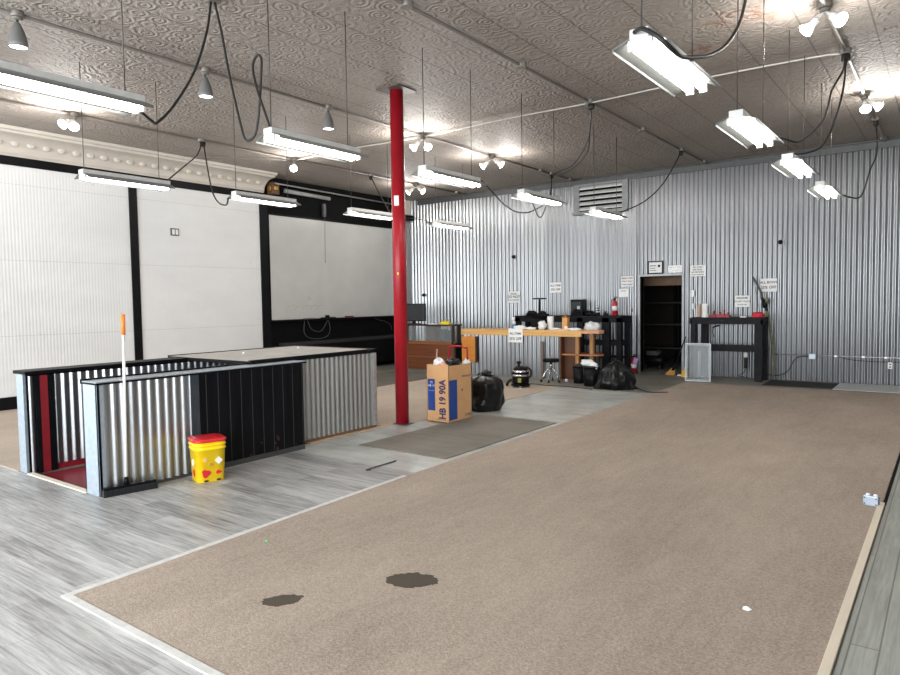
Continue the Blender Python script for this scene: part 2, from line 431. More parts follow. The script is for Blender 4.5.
M_CLEAR = m_clear('cloudy clear plastic', (0.82, 0.87, 0.90), 0.24)
M_GLASS = m_clear('display glass', (0.55, 0.6, 0.6), 0.16)
M_FROST = pm('frosted plastic', (0.6, 0.64, 0.66), 0.4)
M_DIAMOND = m_diamond()
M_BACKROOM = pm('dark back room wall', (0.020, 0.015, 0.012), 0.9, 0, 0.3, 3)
M_BACKBROWN = pm('brown back room beam', (0.22, 0.135, 0.085), 0.8)

# ------------------------------------------------------------------ room shell
XL, XR, YF, YB = -12.15, 4.0, -3.2, 14.6
struct(MB().box(XL-0.3, -7.28, YF-0.2, 18.2, -0.2, 0).box(-6.1, XR+0.3, YF-0.2, 18.2, -0.2, 0)
       .box(-7.28, -6.1, YF-0.2, 2.86, -0.2, 0).box(-7.28, -6.1, 6.4, 18.2, -0.2, 0), 'floor', M_CONC)
struct(MB().box(XL, -4.09, YF, 2.80, 0, 0.004).box(-4.09, -0.38, YF, 1.72, 0, 0.004).box(-6.02, -4.0, 2.80, 4.95, 0, 0.004).box(-4.09, -3.99, 1.72, 2.80, 0, 0.004), 'floor.001', M_VINYL)
struct(MB().box(-6.02, -4.09, 4.95, 6.9, 0, 0.004).box(-5.85, -4.09, 6.9, 11.35, 0, 0.004), 'floor.002', M_PALE)
struct(MB().prism([(-4.0, 1.72, 0), (-0.41, 1.72, 0), (-0.41, 13.22, 0), (-4.12, 13.22, 0), (-4.11, 5.0, 0)], (0, 0, 0.009)), 'floor.003', M_CARPET)
struct(MB().box(XL, -7.5, 2.80, 9.2, 0, 0.009).box(-7.5, -6.02, 6.62, 6.9, 0, 0.009).box(-7.5, -5.85, 6.9, 11.35, 0, 0.009).box(-8.9, -7.5, 9.2, 11.35, 0, 0.009), 'floor.004', M_CARPET2)
struct(MB().box(-0.38, XR, YF, 13.9, 0, 0.012), 'floor.005', M_PLANK)
struct(MB().box(-10.6, -8.95, 9.25, 12.1, 0, 0.008), 'floor.006', M_DARKRUG)
struct(MB().box(XL-0.3, XR+0.3, YF-0.2, YB+0.25, CEIL, CEIL+0.15), 'ceiling', M_CEIL)
# carpet edge strips
struct(MB().prism([(-4.035, 1.735, 0.003), (-3.985, 1.735, 0.003), (-4.095, 4.80, 0.003), (-4.14, 4.80, 0.003)], (0, 0, 0.009)), 'trim_1', OFFWHITE, 0.002)
struct(MB().box(-4.035, -0.43, 1.69, 1.735, 0.003, 0.012), 'trim_2', OFFWHITE, 0.002)
struct(MB().box(-0.435, -0.390, 1.69, 6.21, 0.004, 0.024), 'trim_3', m_wood('worn white strip', srgb(222, 208, 188), 1, 0.6, 0.12), 0.004)
struct(MB().box(-0.405, -0.385, 6.21, 13.22, 0.001, 0.0105), 'trim_4', BLACK_FLAT)
struct(MB().box(-6.05, -5.99, 5.3, 6.78, 0.003, 0.013), 'trim_5', m_wood('bare wood strip', srgb(196, 170, 140), 1, 0.6, 0.2), 0.003)
struct(MB().box(-7.30, -6.10, 2.80, 2.86, 0.002, 0.012), 'trim_6', CREAM, 0.003)

# back wall: solid wall with a doorway, sheeted in corrugated zinc
DX0, DX1, DZ = -5.56, -4.64, 2.12
struct(MB().box(XL-0.3, DX0, YB+0.03, YB+0.2, 0, CEIL).box(DX1, XR+0.3, YB+0.03, YB+0.2, 0, CEIL).box(DX0, DX1, YB+0.03, YB+0.2, DZ, CEIL), 'wall_back', CREAM)
L0 = -12.14
struct(MB().corr((L0, YB), (-5.62, YB), 0.0, CEIL-0.002, (0, -1), 0.014, 0.11, 16).corr((-5.62, YB), (XR, YB), 0.0, CEIL-0.002, (0, -1), 0.0145, 0.09, 14, (DX0+5.62, DX1+5.62, DZ)), 'wall_back.001', ZINC)
struct(MB().box(-11.85, XR, YB-0.05, YB-0.012, CEIL-0.15, CEIL-0.004).box(-11.85, XR, YB-0.11, YB-0.05, CEIL-0.03, CEIL-0.004), 'trim_7', pm('dull ceiling flashing', (0.085, 0.085, 0.085), 0.5, 0.4), 0.004)
# left wall
struct(MB().box(XL-0.2, XL, YF, 9.62, 0, CEIL), 'wall_left', M_LWALL)
struct(MB().box(XL-0.2, XL, 9.62, YB+0.05, 0, CEIL), 'wall_left.001', BLACK_FLAT)
struct(MB().box(XL, XL+0.03, YF, 9.62, 3.92, 4.07), 'trim_8', BLACK, 0.004)
for i, (a, b) in enumerate(((6.56, 6.71), (9.47, 9.68), (1.5, 1.65))):
    struct(MB().box(XL, XL+0.03, a, b, 0.2, 3.92), 'trim_%d' % (9+i), BLACK, 0.004)
struct(MB().box(XL, XL+0.035, YF, 9.62, 0, 0.21), 'baseboard_left', BLACK, 0.004)
struct(MB().box(XL, XL+0.02, 13.95, YB, 3.95, CEIL), 'wall_left.002', CREAM)
struct(MB().corr((XL+0.02, 13.95), (XL+0.02, YB), 0, 3.9, (1, 0), 0.009, 0.072), 'wall_left.003', ZINC_SIDE)
# pressed metal cove with moulded bosses
mb = MB(); cv = [(XL, 4.06), (XL+0.03, 4.06), (XL+0.045, 4.09), (XL+0.06, 4.10)]
for k in range(9):
    a = pi/2*k/8; cv.append((XL+0.06+0.34*(1-cos(a)), 4.10+0.24*sin(a)))
cv += [(XL+0.43, 4.345), (XL+0.45, 4.375), (XL+0.50, 4.385), (XL+0.52, CEIL-0.001), (XL, CEIL-0.001)]
mb.prism([(x, YF, z) for x, z in cv], (0, 9.58-YF, 0))
struct(mb, 'trim_12', pm('cove paint', srgb(194, 186, 176), 0.55, 0, 0.06, 3, 0.3, 14))
mb = MB()
for k in range(40):
    y = 0.2 + k*0.235
    mb.ball((XL+0.142, y, 4.245), 0.026, 0.07, 0.055, 10, 6)
struct(mb, 'trim_13', pm('cove boss paint', srgb(192, 184, 174), 0.55, 0, 0.06))
# right wall and storefront wall (behind and beside the photographer)
struct(MB().box(XR, XR+0.2, YF, YB+0.05, 0, CEIL), 'wall_right', pm('dark grey wall paint', (0.16, 0.16, 0.16), 0.6))
mb = MB().box(XL-0.3, XR+0.3, YF-0.12, YF, 0, 0.48).box(XL-0.3, XR+0.3, YF-0.12, YF, 3.42, CEIL).box(XL-0.3, -11.85, YF-0.12, YF, 0.48, 3.42).box(2.85, XR+0.3, YF-0.12, YF, 0.48, 3.42)
struct(mb, 'wall_front', CREAM)
mb = MB()
for k in range(6): 
    x = -11.85 + k*2.94; mb.box(x-0.03, x+0.03, YF-0.09, YF-0.03, 0.48, 3.42)
struct(mb, 'window_1', GREY_DARK)
# door frame and the dark room behind it
struct(MB().box(DX0-0.05, DX0, YB-0.03, YB+0.2, 0, DZ+0.05).box(DX1, DX1+0.05, YB-0.03, YB+0.2, 0, DZ+0.05).box(DX0, DX1, YB-0.03, YB+0.2, DZ, DZ+0.05), 'door_1', pm('door trim', (0.33, 0.34, 0.36), 0.5, 0.5), 0.004)
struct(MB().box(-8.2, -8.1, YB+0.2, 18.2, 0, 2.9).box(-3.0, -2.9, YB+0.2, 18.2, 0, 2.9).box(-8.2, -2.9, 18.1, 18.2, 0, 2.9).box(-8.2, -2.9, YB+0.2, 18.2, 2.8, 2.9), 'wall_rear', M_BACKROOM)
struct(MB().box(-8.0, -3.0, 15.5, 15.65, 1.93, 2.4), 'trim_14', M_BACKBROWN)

# ------------------------------------------------------------------ red column
t = thing('support_column', 'tall red steel pipe column from floor to ceiling', 'column', (-5.925, 6.88, 0))
MB().lathe([(0.089, 0.012), (0.089, CEIL-0.015)], n=32).build('shaft', RED, t)
MB().box(-0.19, 0.19, -0.19, 0.19, CEIL-0.016, CEIL-0.002).build('ceiling_plate', pm('plate grey', (0.10, 0.09, 0.08), 0.5), t, 0.003)
MB().box(-0.085, 0.13, -0.09, 0.09, 0.009, 0.016).build('base_plate', GREY_DARK, t, 0.003)
st = MB()
for k in range(6):
    a0 = radians(-88 + k*7); a1 = radians(-88 + (k+1)*7)
    st.add([(0.0905*cos(a), 0.0905*sin(a), z) for a in (a0, a1) for z in (2.91, 3.04)], [(0, 2, 3, 1)])
st.build('paper_tag', PAPER, t)
MB().ball((0.039, -0.080, 2.02), 0.012, 0.006, 0.02, 10, 6).build('yellow_mark', YELLOW, t)

# ------------------------------------------------------------------ stairwell enclosure
t = thing('stairwell_enclosure', 'waist-high corrugated metal stairwell enclosure with black panels and grey top', 'stair enclosure', (0, 0, 0))
core = MB().box(-6.11, -5.89, 2.84, 5.12, 0, 0.985).build('near_half_wall', BLACK, t)
MB().corr((-5.878, 2.87), (-5.878, 3.74), 0.03, 0.97, (1, 0), 0.012, 0.084).build('corrugated_panel', ZINC_SIDE, core)
MB().box(-6.12, -5.862, 2.815, 2.842, 0, 0.99).box(-5.89, -5.862, 2.815, 2.875, 0, 0.99).box(-6.12, -6.10, 2.815, 2.95, 0, 0.99).build('end_trim', GALV_LT, core, 0.003)
MB().box(-5.89, -5.862, 3.71, 3.80, 0, 0.98).build('corner_trim', pm('dark blue steel trim', (0.10, 0.12, 0.15), 0.35, 0.8), core, 0.004)
MB().box(-5.89, -5.855, 3.80, 5.10, 0.05, 0.975).build('plank_panel', M_TG, core)
MB().box(-5.89, -5.845, 3.80, 5.10, 0.0, 0.055).box(-5.89, -5.86, 2.875, 3.72, 0.0, 0.03).build('bottom_rail', GREY_DARK, core, 0.003)
MB().box(-6.125, -5.855, 2.81, 5.14, 0.985, 0.998).build('top_cap', pm('steel blue cap', (0.40, 0.45, 0.50), 0.35, 0.7), core, 0.003)
MB().box(-6.13, -5.845, 2.805, 5.15, 0.973, 0.989).box(-6.135, -6.11, 2.805, 5.15, 0.985, 1.012).build('cap_edge', BLACK, core, 0.002)
far = MB().box(-7.48, -7.30, 2.86, 6.50, -1.2, 0.99).build('far_half_wall', BLACK, t)
MB().corr((-7.288, 3.08), (-7.288, 6.45), 0.06, 0.97, (1, 0), 0.012, 0.084).build('corrugated_panel', ZINC_SIDE, far)
MB().corr((-7.288, 2.845), (-7.288, 2.90), 0.0, 0.97, (1, 0), 0.012, 0.084).build('corrugated_panel', ZINC_SIDE, far)
MB().box(-7.49, -7.34, 2.815, 2.845, 0, 0.99).build('end_trim', GALV_LT, far, 0.003)
MB().box(-7.30, -7.265, 2.90, 2.942, 0, 0.97).box(-7.30, -7.265, 3.012, 3.075, 0, 0.97).build('jamb_strip', BLACK, far)
MB().box(-7.30, -7.262, 2.942, 3.012, 0, 0.97).build('red_post', RED_DARK, far)
MB().box(-7.52, -7.24, 2.80, 6.52, 0.99, 1.022).build('top_cap', BLACK, far, 0.003)
MB().box(-7.30, -7.285, 2.90, 6.4, -1.2, 0.06).build('red_skirting', RED_DARK, far)
MB().box(-6.11, -6.09, 2.90, 6.4, -1.2, 0.985).build('inner_lining', RED_DARK, t)
bx = MB().box(-7.28, -6.09, 5.12, 6.48, -1.2, 0.985).box(-7.28, -6.09, 5.1, 5.13, -1.2, 0.985).build('box_frame', BLACK, t)
MB().corr((-6.075, 5.13), (-6.075, 6.50), 0.03, 0.985, (1, 0), 0.011, 0.078).build('corrugated_panel', m_metal_sheet('dull corrugated', (0.46, 0.46, 0.45), 0.42, axis=1), bx)
MB().corr((-7.46, 6.512), (-6.06, 6.512), 0.03, 0.985, (0, 1), 0.011, 0.078).build('corrugated_panel', ZINC, bx)
MB().box(-6.095, -6.055, 6.47, 6.53, 0, 0.99).build('corner_trim', GALV, bx, 0.003)
MB().box(-6.09, -6.045, 5.14, 6.5, 0.0, 0.035).build('bottom_strip', m_wood('rusty brown strip', srgb(120, 84, 60), 1, 0.7), bx)
ld = MB().box(-7.64, -6.08, 4.55, 6.52, 1.022, 1.032).build('lid', pm('dusty grey lid', srgb(178, 174, 167), 0.55, 0, 0.12, 4), t)
MB().box(-7.66, -7.62, 4.55, 6.54, 0.99, 1.04).box(-6.095, -6.05, 4.55, 6.54, 0.99, 1.04).box(-7.66, -6.05, 6.505, 6.545, 0.99, 1.04).box(-7.62, -6.09, 4.54, 4.57, 0.99, 1.03).build('lid_edge', BLACK, ld, 0.003)
for q in ((-7.05, 5.2, 1.04), (-7.2, 6.2, 1.04)): MB().ball(q, 0.02, 0.018, 0.012, 10, 6).build('knob', PAPER, ld)
t = thing('staircase', 'dark red painted steps going down inside the stairwell', 'stairs', (0, 0, 0))
for k in range(5):
    z = -0.02 - k*0.18
    MB().box(-7.28, -6.115, 2.87+k*0.42, 2.87+(k+1)*0.42+0.02, z-0.18, z).build('step', RED_DARK, t)

# push broom leaning on the half wall
t = thing('push_broom', 'push broom with white pole and orange grip leaning on stairwell wall', 'broom', (-5.795, 3.04, 0.004), radians(79))
MB().box(-0.22, 0.22, -0.022, 0.022, 0.05, 0.078).build('head_block', BLACK_PLASTIC, t, 0.006)
br = MB()
for k in range(60):
    x = -0.225 + 0.45*(k+0.5)/60; br.box(x-0.0028, x+0.0028, -0.034+0.006*sin(k*2.3), 0.034+0.005*cos(k*3.1), 0.0, 0.055)
br.build('bristles', pm('dark bristles', (0.02, 0.02, 0.022), 0.8), t)
MB().tube([(-0.03, 0, 0.08), (0.012, 0.055, 1.40)], 0.0125, 10).build('pole', WHITE_PLASTIC, t)
MB().tube([(0.012, 0.055, 1.39), (0.017, 0.062, 1.57)], 0.0175, 12).build('grip', ORANGE, t)
MB().lathe([(0.026, 0), (0.017, 0.07)], (-0.03, 0, 0.075)).build('socket', BLACK_PLASTIC, t)

# yellow bucket
t = thing('bucket', 'yellow plastic pail with red lid on the grey floor by the black panels', 'bucket', (-5.60, 3.69, 0.004), radians(72))
t.scale = (1.2, 1.22, 1.05)
MB().lathe([(0.098, 0), (0.106, 0.006), (0.118, 0.29), (0.124, 0.292), (0.124, 0.302), (0.118, 0.304), (0.119, 0.325), (0.125, 0.327), (0.125, 0.338), (0.119, 0.34), (0.12, 0.358)], n=48, sq=4.5).build('body', YELLOW, t)
MB().lathe([(0.118, 0.358), (0.127, 0.36), (0.128, 0.378), (0.12, 0.386), (0.06, 0.388), (0.0, 0.388)], n=48, sq=4.5).build('lid', RED_BRIGHT, t)
def patch(name, mat, face, u, z, w, h, shape=0):
    off = 0.1095 + 0.012*(z/0.29)
    poly = []
    nk = 4 if shape == 9 else 18
    for k in range(nk):
        a = 2*pi*k/nk; q = 1 + (0.18*sin(3*a+shape) if shape and shape != 9 else 0)
        poly.append((u + w*cos(a)*q, z + h*sin(a)*q))
    mbp = MB()
    if face == 'front': mbp.prism([(x, -off, zz) for x, zz in poly], (0, 0.012, 0))
    else: mbp.prism([(-off, x, zz) for x, zz in poly], (0.012, 0, 0))
    mbp.build(name, mat, t)
patch('red_patch', RED_BRIGHT, 'front', -0.045, 0.085, 0.032, 0.034, 1.0); patch('red_patch', RED_BRIGHT, 'front', 0.05, 0.085, 0.022, 0.016, 2)
patch('white_patch', PAPER, 'front', 0.052, 0.19, 0.03, 0.034, 9); patch('brown_patch', pm('brown print', (0.10, 0.03, 0.015), 0.6), 'front', 0.06, 0.188, 0.017, 0.026, 9)
patch('tan_patch', pm('tan print', (0.45, 0.25, 0.04), 0.6), 'front', -0.005, 0.16, 0.016, 0.014, 2); patch('pink_patch', PINKPAPER, 'front', -0.05, 0.205, 0.013, 0.015)
patch('red_patch', RED_BRIGHT, 'side', -0.02, 0.085, 0.024, 0.03, 1); patch('white_patch', PAPER, 'side', -0.01, 0.17, 0.026, 0.034, 9); patch('brown_patch', INK, 'side', -0.015, 0.165, 0.009, 0.014, 2)
patch('black_patch', INK, 'front', -0.045, 0.018, 0.018, 0.008); patch('black_patch', INK, 'front', 0.05, 0.018, 0.018, 0.008)

# metal rod and mat
t = MB().tube([(-4.57, 4.76, 0.014), (-4.57, 5.19, 0.014)], 0.007, 8).tube([(-4.57, 4.75, 0.012), (-4.555, 4.79, 0.012)], 0.011, 8).build('metal_rod', GREY_DARK)
tag(t, 'thin dark rod lying on the pale floor near the end of white strip', 'rod')
t = MB().box(-5.45, -4.20, 5.55, 8.02, 0.004, 0.013).build('floor_mat', M_MAT, None, 0.003)
tag(t, 'large grey-brown mat lying under the cardboard box', 'mat')
t = MB().box(-2.82, -1.66, 13.5, 14.36, 0.0, 0.008).build('floor_mat', pm('black mat', (0.02, 0.02, 0.02), 0.8), None, 0.003)
tag(t, 'black rubber mat on concrete right of the right-hand workbench', 'mat')
t = MB().box(-1.66, 0.6, 13.45, 14.5, 0.0, 0.007).build('floor_plate', M_DIAMOND, None, 0.002)
tag(t, 'silver diamond plate sheet on the floor by back wall', 'floor plate')

# cardboard box with rubbish in it
t = thing('cardboard_box', 'tall cardboard box with blue panels and large lettering beside red column', 'box', (-5.572, 7.475, 0.013))
BW, BD, BH = 0.187, 0.265, 0.765
MB().box(-BW, BW, -BD, -BD+0.006, 0, BH+0.01).box(-BW, BW, BD-0.006, BD, 0, BH).box(-BW, -BW+0.006, -BD, BD, 0, BH+0.01).box(BW-0.006, BW, -BD, BD, 0, BH).box(-BW, BW, -BD, BD, 0, 0.006).build('carton', CARD, t)
MB().box(-0.168, -0.045, -BD-0.0015, -BD, 0.15, 0.58).build('blue_panel', BLUE, t)
MB().box(BW, BW+0.0015, -0.255, -0.075, 0.03, 0.57).build('blue_panel', BLUE, t)
lettering('HB 19 90A', NAVY, t, (0.085, -BD-0.002, 0.31), 0.148, (pi/2, -pi/2, 0), bold=0.035, wid=0.80)
lettering('75\nHB 19', WHITE, t, (-0.106, -BD-0.002, 0.51), 0.045, (pi/2, 0, 0))
lettering('FILTER MEDIA', pm('pale blue print', (0.3, 0.4, 0.65), 0.6), t, (-0.106, -BD-0.002, 0.42), 0.016, (pi/2, 0, 0))
lettering('HB 19 90A\nMADE IN USA', NAVY, t, (0.06, -BD-0.002, 0.045), 0.026, (pi/2, 0, 0))
lettering('THIS SIDE UP', NAVY, t, (BW+0.002, 0.14, 0.6), 0.035, (pi/2, 0, pi/2))
lettering('19 90A', NAVY, t, (BW+0.002, 0.17, 0.06), 0.05, (pi/2, 0, pi/2))
MB().box(BW, BW+0.0012, 0.03, 0.055, 0.40, 0.43).build('mark', NAVY, t)
def crumple(name, mat, loc, rx, ry, rz, label, cat, seed=1, bump=0.45, parent=None, group=None, flat=None):
    o = MB().ball((0, 0, 0), rx, ry, rz, 22, 14, bump, seed, flat).build(name, mat, parent, loc=loc)
    if label: tag(o, label, cat, group)
    return o
crumple('crumpled_paper', PAPER, (-5.64, 7.33, 0.79), 0.075, 0.07, 0.075, 'white crumpled paper sticking out of the cardboard box', 'paper', 3, 0.5)
crumple('black_bag', BAG, (-5.53, 7.5, 0.78), 0.10, 0.12, 0.075, 'black plastic film bunched in the top of cardboard box', 'bag', 5, 0.4)
crumple('crumpled_paper', PINKPAPER, (-5.55, 7.3, 0.76), 0.08, 0.06, 0.05, 'pink crumpled paper at the front edge inside cardboard box', 'paper', 9, 0.4)
crumple('crumpled_paper', PAPER, (-5.45, 7.72, 0.74), 0.05, 0.07, 0.09, 'white paper scrap at the far right corner of cardboard box', 'paper', 12, 0.4)
t = MB().tube([(-5.735, 7.28, 0.10), (-5.70, 7.34, 0.70), (-5.685, 7.36, 0.99)], 0.011, 8).build('wooden_stick', RAWWOOD)
tag(t, 'thin wooden stick poking up out of the cardboard box', 'stick')
# hand truck behind it
t = thing('hand_truck', 'red tubular hand truck standing behind the cardboard box', 'hand truck', (-5.745, 7.93, 0.009))
MB().tube([(-0.165, 0, 0.10), (-0.165, 0, 0.88), (-0.13, 0, 0.965), (0.0, 0, 0.985), (0.13, 0, 0.965), (0.165, 0, 0.88), (0.165, 0, 0.10)], 0.014, 10, 4).build('frame', RED, t)
for z in (0.25, 0.5, 0.72): MB().tube([(-0.165, 0, z), (0.165, 0, z)], 0.011, 8).build('crossbar', RED, t)
MB().box(-0.19, 0.19, -0.06, 0.01, 0.06, 0.075).build('toe_plate', RED, t)
for s in (-0.6, 0.6): MB().lathe([(0.03, -0.02), (0.08, -0.02), (0.095, -0.01), (0.095, 0.01), (0.08, 0.02), (0.03, 0.02)], (s*0.20, 0.03, 0.095), (1, 0, 0)).build('wheel', RUBBER, t)
# white bin left of box
t = thing('waste_bin', 'white plastic bin half hidden left of cardboard box', 'bin', (-5.915, 7.62, 0.009))
MB().lathe([(0.09, 0), (0.095, 0.01), (0.115, 0.60), (0.10, 0.60), (0.085, 0.03), (0, 0.03)], n=28, sq=3).build('body', WHITE_PLASTIC, t)
MB().lathe([(0.114, 0.58), (0.126, 0.585), (0.126, 0.61), (0.110, 0.61)], n=28, sq=3).build('rim', WHITE_PLASTIC, t)

# garbage bags
def bag(name, loc, rx, ry, h, seed, label, folds=9, knot=True, spread=0.0, rz=0):
    t = thing(name, label, 'garbage bag', loc, rz, 'black garbage bags')
    n, m = 72, 26; vs = []
    for i in range(m+1):
        u = i/m; z = h*u
        prof = (0.80 + 0.20*min(1, u/0.2)) * (1-0.03*u) if u < 0.8 else 0.965*max(0.02, cos((u-0.8)/0.2*pi/2))**0.6
        if spread: prof = max(0.02, (1 - u**2.4)**0.75)
        for k in range(n):
            a = 2*pi*k/n
            d = Vector((cos(a)*1.2, sin(a)*1.2, u*1.6+seed))
            q = 1 + (0.28*noise.noise(d*1.7) + 0.30*(0.35-abs(noise.noise(Vector((cos(a)*2.2+seed, sin(a)*2.2, u*1.2))))) if spread else 0) + 0.16*noise.noise(d*1.4) + 0.10*(abs(noise.noise(Vector((cos(a)*3, sin(a)*3, u*2.2+seed))))-0.2) + 0.05*noise.noise(Vector((cos(a)*8, sin(a)*8, u*6+seed))) + 0.05*sin(folds*a+3*u+seed)*(0.3+u*0.7)
            zz = z*(1 + (0.14 if spread else 0.05)*noise.noise(Vector((cos(a)*2, sin(a)*2, seed+5+u))))
            vs.append((cos(a)*rx*prof*q, sin(a)*ry*prof*q, max(0.0, zz)))
    fs = [(i*n+k, i*n+(k+1) % n, (i+1)*n+(k+1) % n, (i+1)*n+k) for i in range(m) for k in range(n)]
    fs += [tuple(range(n))[::-1], tuple(m*n+k for k in range(n))]
    MB().add(vs, fs, True).build('sack', BAG, t)
    if knot:
        MB().ball((0.03, 0, h*1.02), 0.10, 0.05, 0.045, 16, 10, 0.5, seed).ball((-0.05, 0.02, h*0.985), 0.09, 0.06, 0.03, 16, 10, 0.5, seed+2).build('knotted_top', BAG, t)
    return t
bag('garbage_bag', (-5.63, 8.44, 0.009), 0.285, 0.27, 0.53, 2.0, 'upright black garbage bag just right of cardboard box')
bag('garbage_bag', (-4.95, 11.78, 0.004), 0.345, 0.32, 0.50, 7.3, 'slumped black garbage bag heaped beside the black trash cans', 7, False, 1, radians(38))

# vacuum cleaner
t = thing('vacuum_cleaner', 'round black canister vacuum with chrome band in front of long counter', 'vacuum cleaner', (-6.52, 11.0, 0.0))
MB().lathe([(0.13, 0.06), (0.155, 0.075), (0.16, 0.10), (0.16, 0.25)], n=32).build('tank', BLACK_PLASTIC, t)
MB().lathe([(0.162, 0.215), (0.165, 0.22), (0.165, 0.25), (0.162, 0.255)], n=32).lathe([(0.157, 0.29), (0.159, 0.295), (0.150, 0.33), (0.14, 0.335)], n=32).build('chrome_band', CHROME, t)
MB().lathe([(0.163, 0.255), (0.16, 0.29), (0.148, 0.33), (0.12, 0.375), (0.08, 0.40), (0, 0.405)], n=32).build('motor_head', BLACK_PLASTIC, t)
MB().tube([(-0.03, 0, 0.40), (-0.04, 0, 0.46)], 0.022, 10).ball((-0.035, 0, 0.47), 0.05, 0.035, 0.03).build('carry_handle', BLACK_PLASTIC, t)
MB().tube([(0.08, -0.05, 0.37), (0.16, -0.02, 0.385), (0.215, 0.02, 0.32), (0.20, 0.03, 0.22), (0.15, 0.02, 0.19)], 0.019, 10, 5).build('hose', RUBBER, t)
MB().tube([(-0.13, -0.05, 0.14), (-0.20, -0.06, 0.12), (-0.27, -0.05, 0.05), (-0.29, 0.0, 0.03)], 0.027, 10, 5).build('suction_hose', RUBBER, t)
MB().box(0.04, 0.10, -0.166, -0.14, 0.11, 0.19).build('yellow_label', pm('yellow green label', (0.30, 0.32, 0.05), 0.5), t)
MB().lathe([(0.175, 0.035), (0.18, 0.045), (0.18, 0.065), (0.15, 0.07)], n=32).build('base_ring', BLACK_PLASTIC, t)
for a in (225, 300, 60, 135):
    MB().ball((0.155*cos(radians(a)), 0.155*sin(radians(a)), 0.024), 0.022, 0.022, 0.022, 12, 8).build('caster', pm('pale caster', (0.5, 0.48, 0.45), 0.4), t)
t = MB().tube([(-7.0, 11.5, 0.012), (-6.75, 11.42, 0.012), (-6.5, 11.5, 0.012), (-6.2, 11.42, 0.012), (-5.9, 11.46, 0.012), (-5.4, 11.38, 0.012), (-5.2, 11.3, 0.012)], 0.006, 6, 5).build('power_cord', CORD)
tag(t, 'dark cord lying along the floor in front of stool', 'cord')
t = MB().tube([(-4.64, 11.96, 0.01), (-4.35, 11.6, 0.012), (-4.1, 11.45, 0.017), (-3.93, 11.6, 0.017)], 0.007, 6, 5).build('power_cord', CORD)
tag(t, 'black cord end on the floor right of slumped garbage bag', 'cord')

# stool
t = thing('stool', 'low black seat stool with splayed chrome legs in front of counter', 'stool', (-6.42, 12.02, 0.0), radians(20))
MB().lathe([(0.10, 0.40), (0.165, 0.405), (0.172, 0.43), (0.168, 0.465), (0.14, 0.475), (0, 0.475)], n=32).build('seat', BLACK_PLASTIC, t)
MB().lathe([(0.022, 0.26), (0.022, 0.40)], n=12).build('post', CHROME, t)
for a in (200, 330, 90, 265):
    ca, sa = cos(radians(a)), sin(radians(a))
    l = MB().tube([(0.01*ca, 0.01*sa, 0.30), (0.10*ca, 0.10*sa, 0.22), (0.19*ca, 0.19*sa, 0.055)], 0.011, 8, 3).build('leg', CHROME, t)
    MB().lathe([(0.012, -0.014), (0.026, -0.014), (0.028, 0), (0.026, 0.014), (0.012, 0.014)], (0.20*ca, 0.20*sa, 0.028), (sa, -ca, 0), 14).build('caster', RUBBER, l)
t = MB().box(-6.88, -6.81, 12.42, 12.45, 0, 0.78).build('wood_plank', m_wood('grey brown slat', srgb(110, 96, 88), 2, 0.6)); tag(t, 'narrow upright wooden slat against counter front behind stool', 'slat')
t = MB().lathe([(0.03, 0), (0.034, 0.01), (0.03, 0.05), (0.012, 0.055), (0, 0.055)], (-6.18, 12.22, 0), n=16).build('paper_cup', PAPER); tag(t, 'small white cup on floor at foot of counter end', 'cup')

# ------------------------------------------------------------------ long counter
t = thing('service_counter', 'long corrugated-front counter with honey wood edge and open shelf end', 'counter', (0, 0, 0))
MB().box(-8.92, -6.46, 12.55, 12.60, 0.0, 0.90).build('front_board', BLACK, t)
MB().corr((-8.92, 12.53), (-6.46, 12.53), 0.0, 0.90, (0, -1), 0.013, 0.105, 16).build('corrugated_front', ZINC, t)
MB().box(-8.94, -5.98, 12.47, 12.53, 0.885, 1.01).box(-8.94, -5.98, 12.50, 13.22, 0.97, 1.01).build('worktop', OAK, t, 0.004)
MB().prism([(-5.98, 12.48, 0.955), (-5.72, 12.43, 0.955), (-5.60, 12.50, 0.955), (-5.56, 12.62, 0.955), (-5.68, 12.92, 0.955), (-5.98, 13.2, 0.955)], (0, 0, 0.058)).build('end_leaf', m_wood('pinkish wood leaf', srgb(205, 150, 110), 0, 0.4, 0.2), t, 0.004)
MB().box(-6.46, -6.12, 12.64, 12.67, 0, 0.95).box(-6.47, -6.44, 12.50, 13.15, 0, 0.95).build('end_panel', m_wood('red brown panel', srgb(92, 52, 26), 2, 0.45), t)
MB().box(-6.13, -6.06, 12.52, 12.60, 0.0, 0.95).build('post', PINE, t, 0.004)
MB().box(-5.90, -5.82, 12.70, 12.78, 0.0, 0.95).build('post', PINE, t, 0.004)
MB().prism([(-6.44, 12.52, 0.50), (-5.90, 12.52, 0.50), (-5.66, 12.60, 0.50), (-5.60, 12.72, 0.50), (-5.8, 13.1, 0.50), (-6.44, 13.1, 0.50)], (0, 0, 0.028)).build('shelf', m_wood('brown shelf', srgb(176, 108, 62), 0, 0.4, 0.25), t, 0.003)
t = MB().box(-8.92, -8.55, 12.46, 12.505, 0.27, 0.845).build('wooden_board', ORANGEWOOD, None, 0.004)
MB().box(-8.55, -8.515, 12.455, 12.505, 0.265, 0.85).build('dark_edge', WALNUT_D, t)
tag(t, 'orange varnished wooden board hung on left end of counter front', 'board')

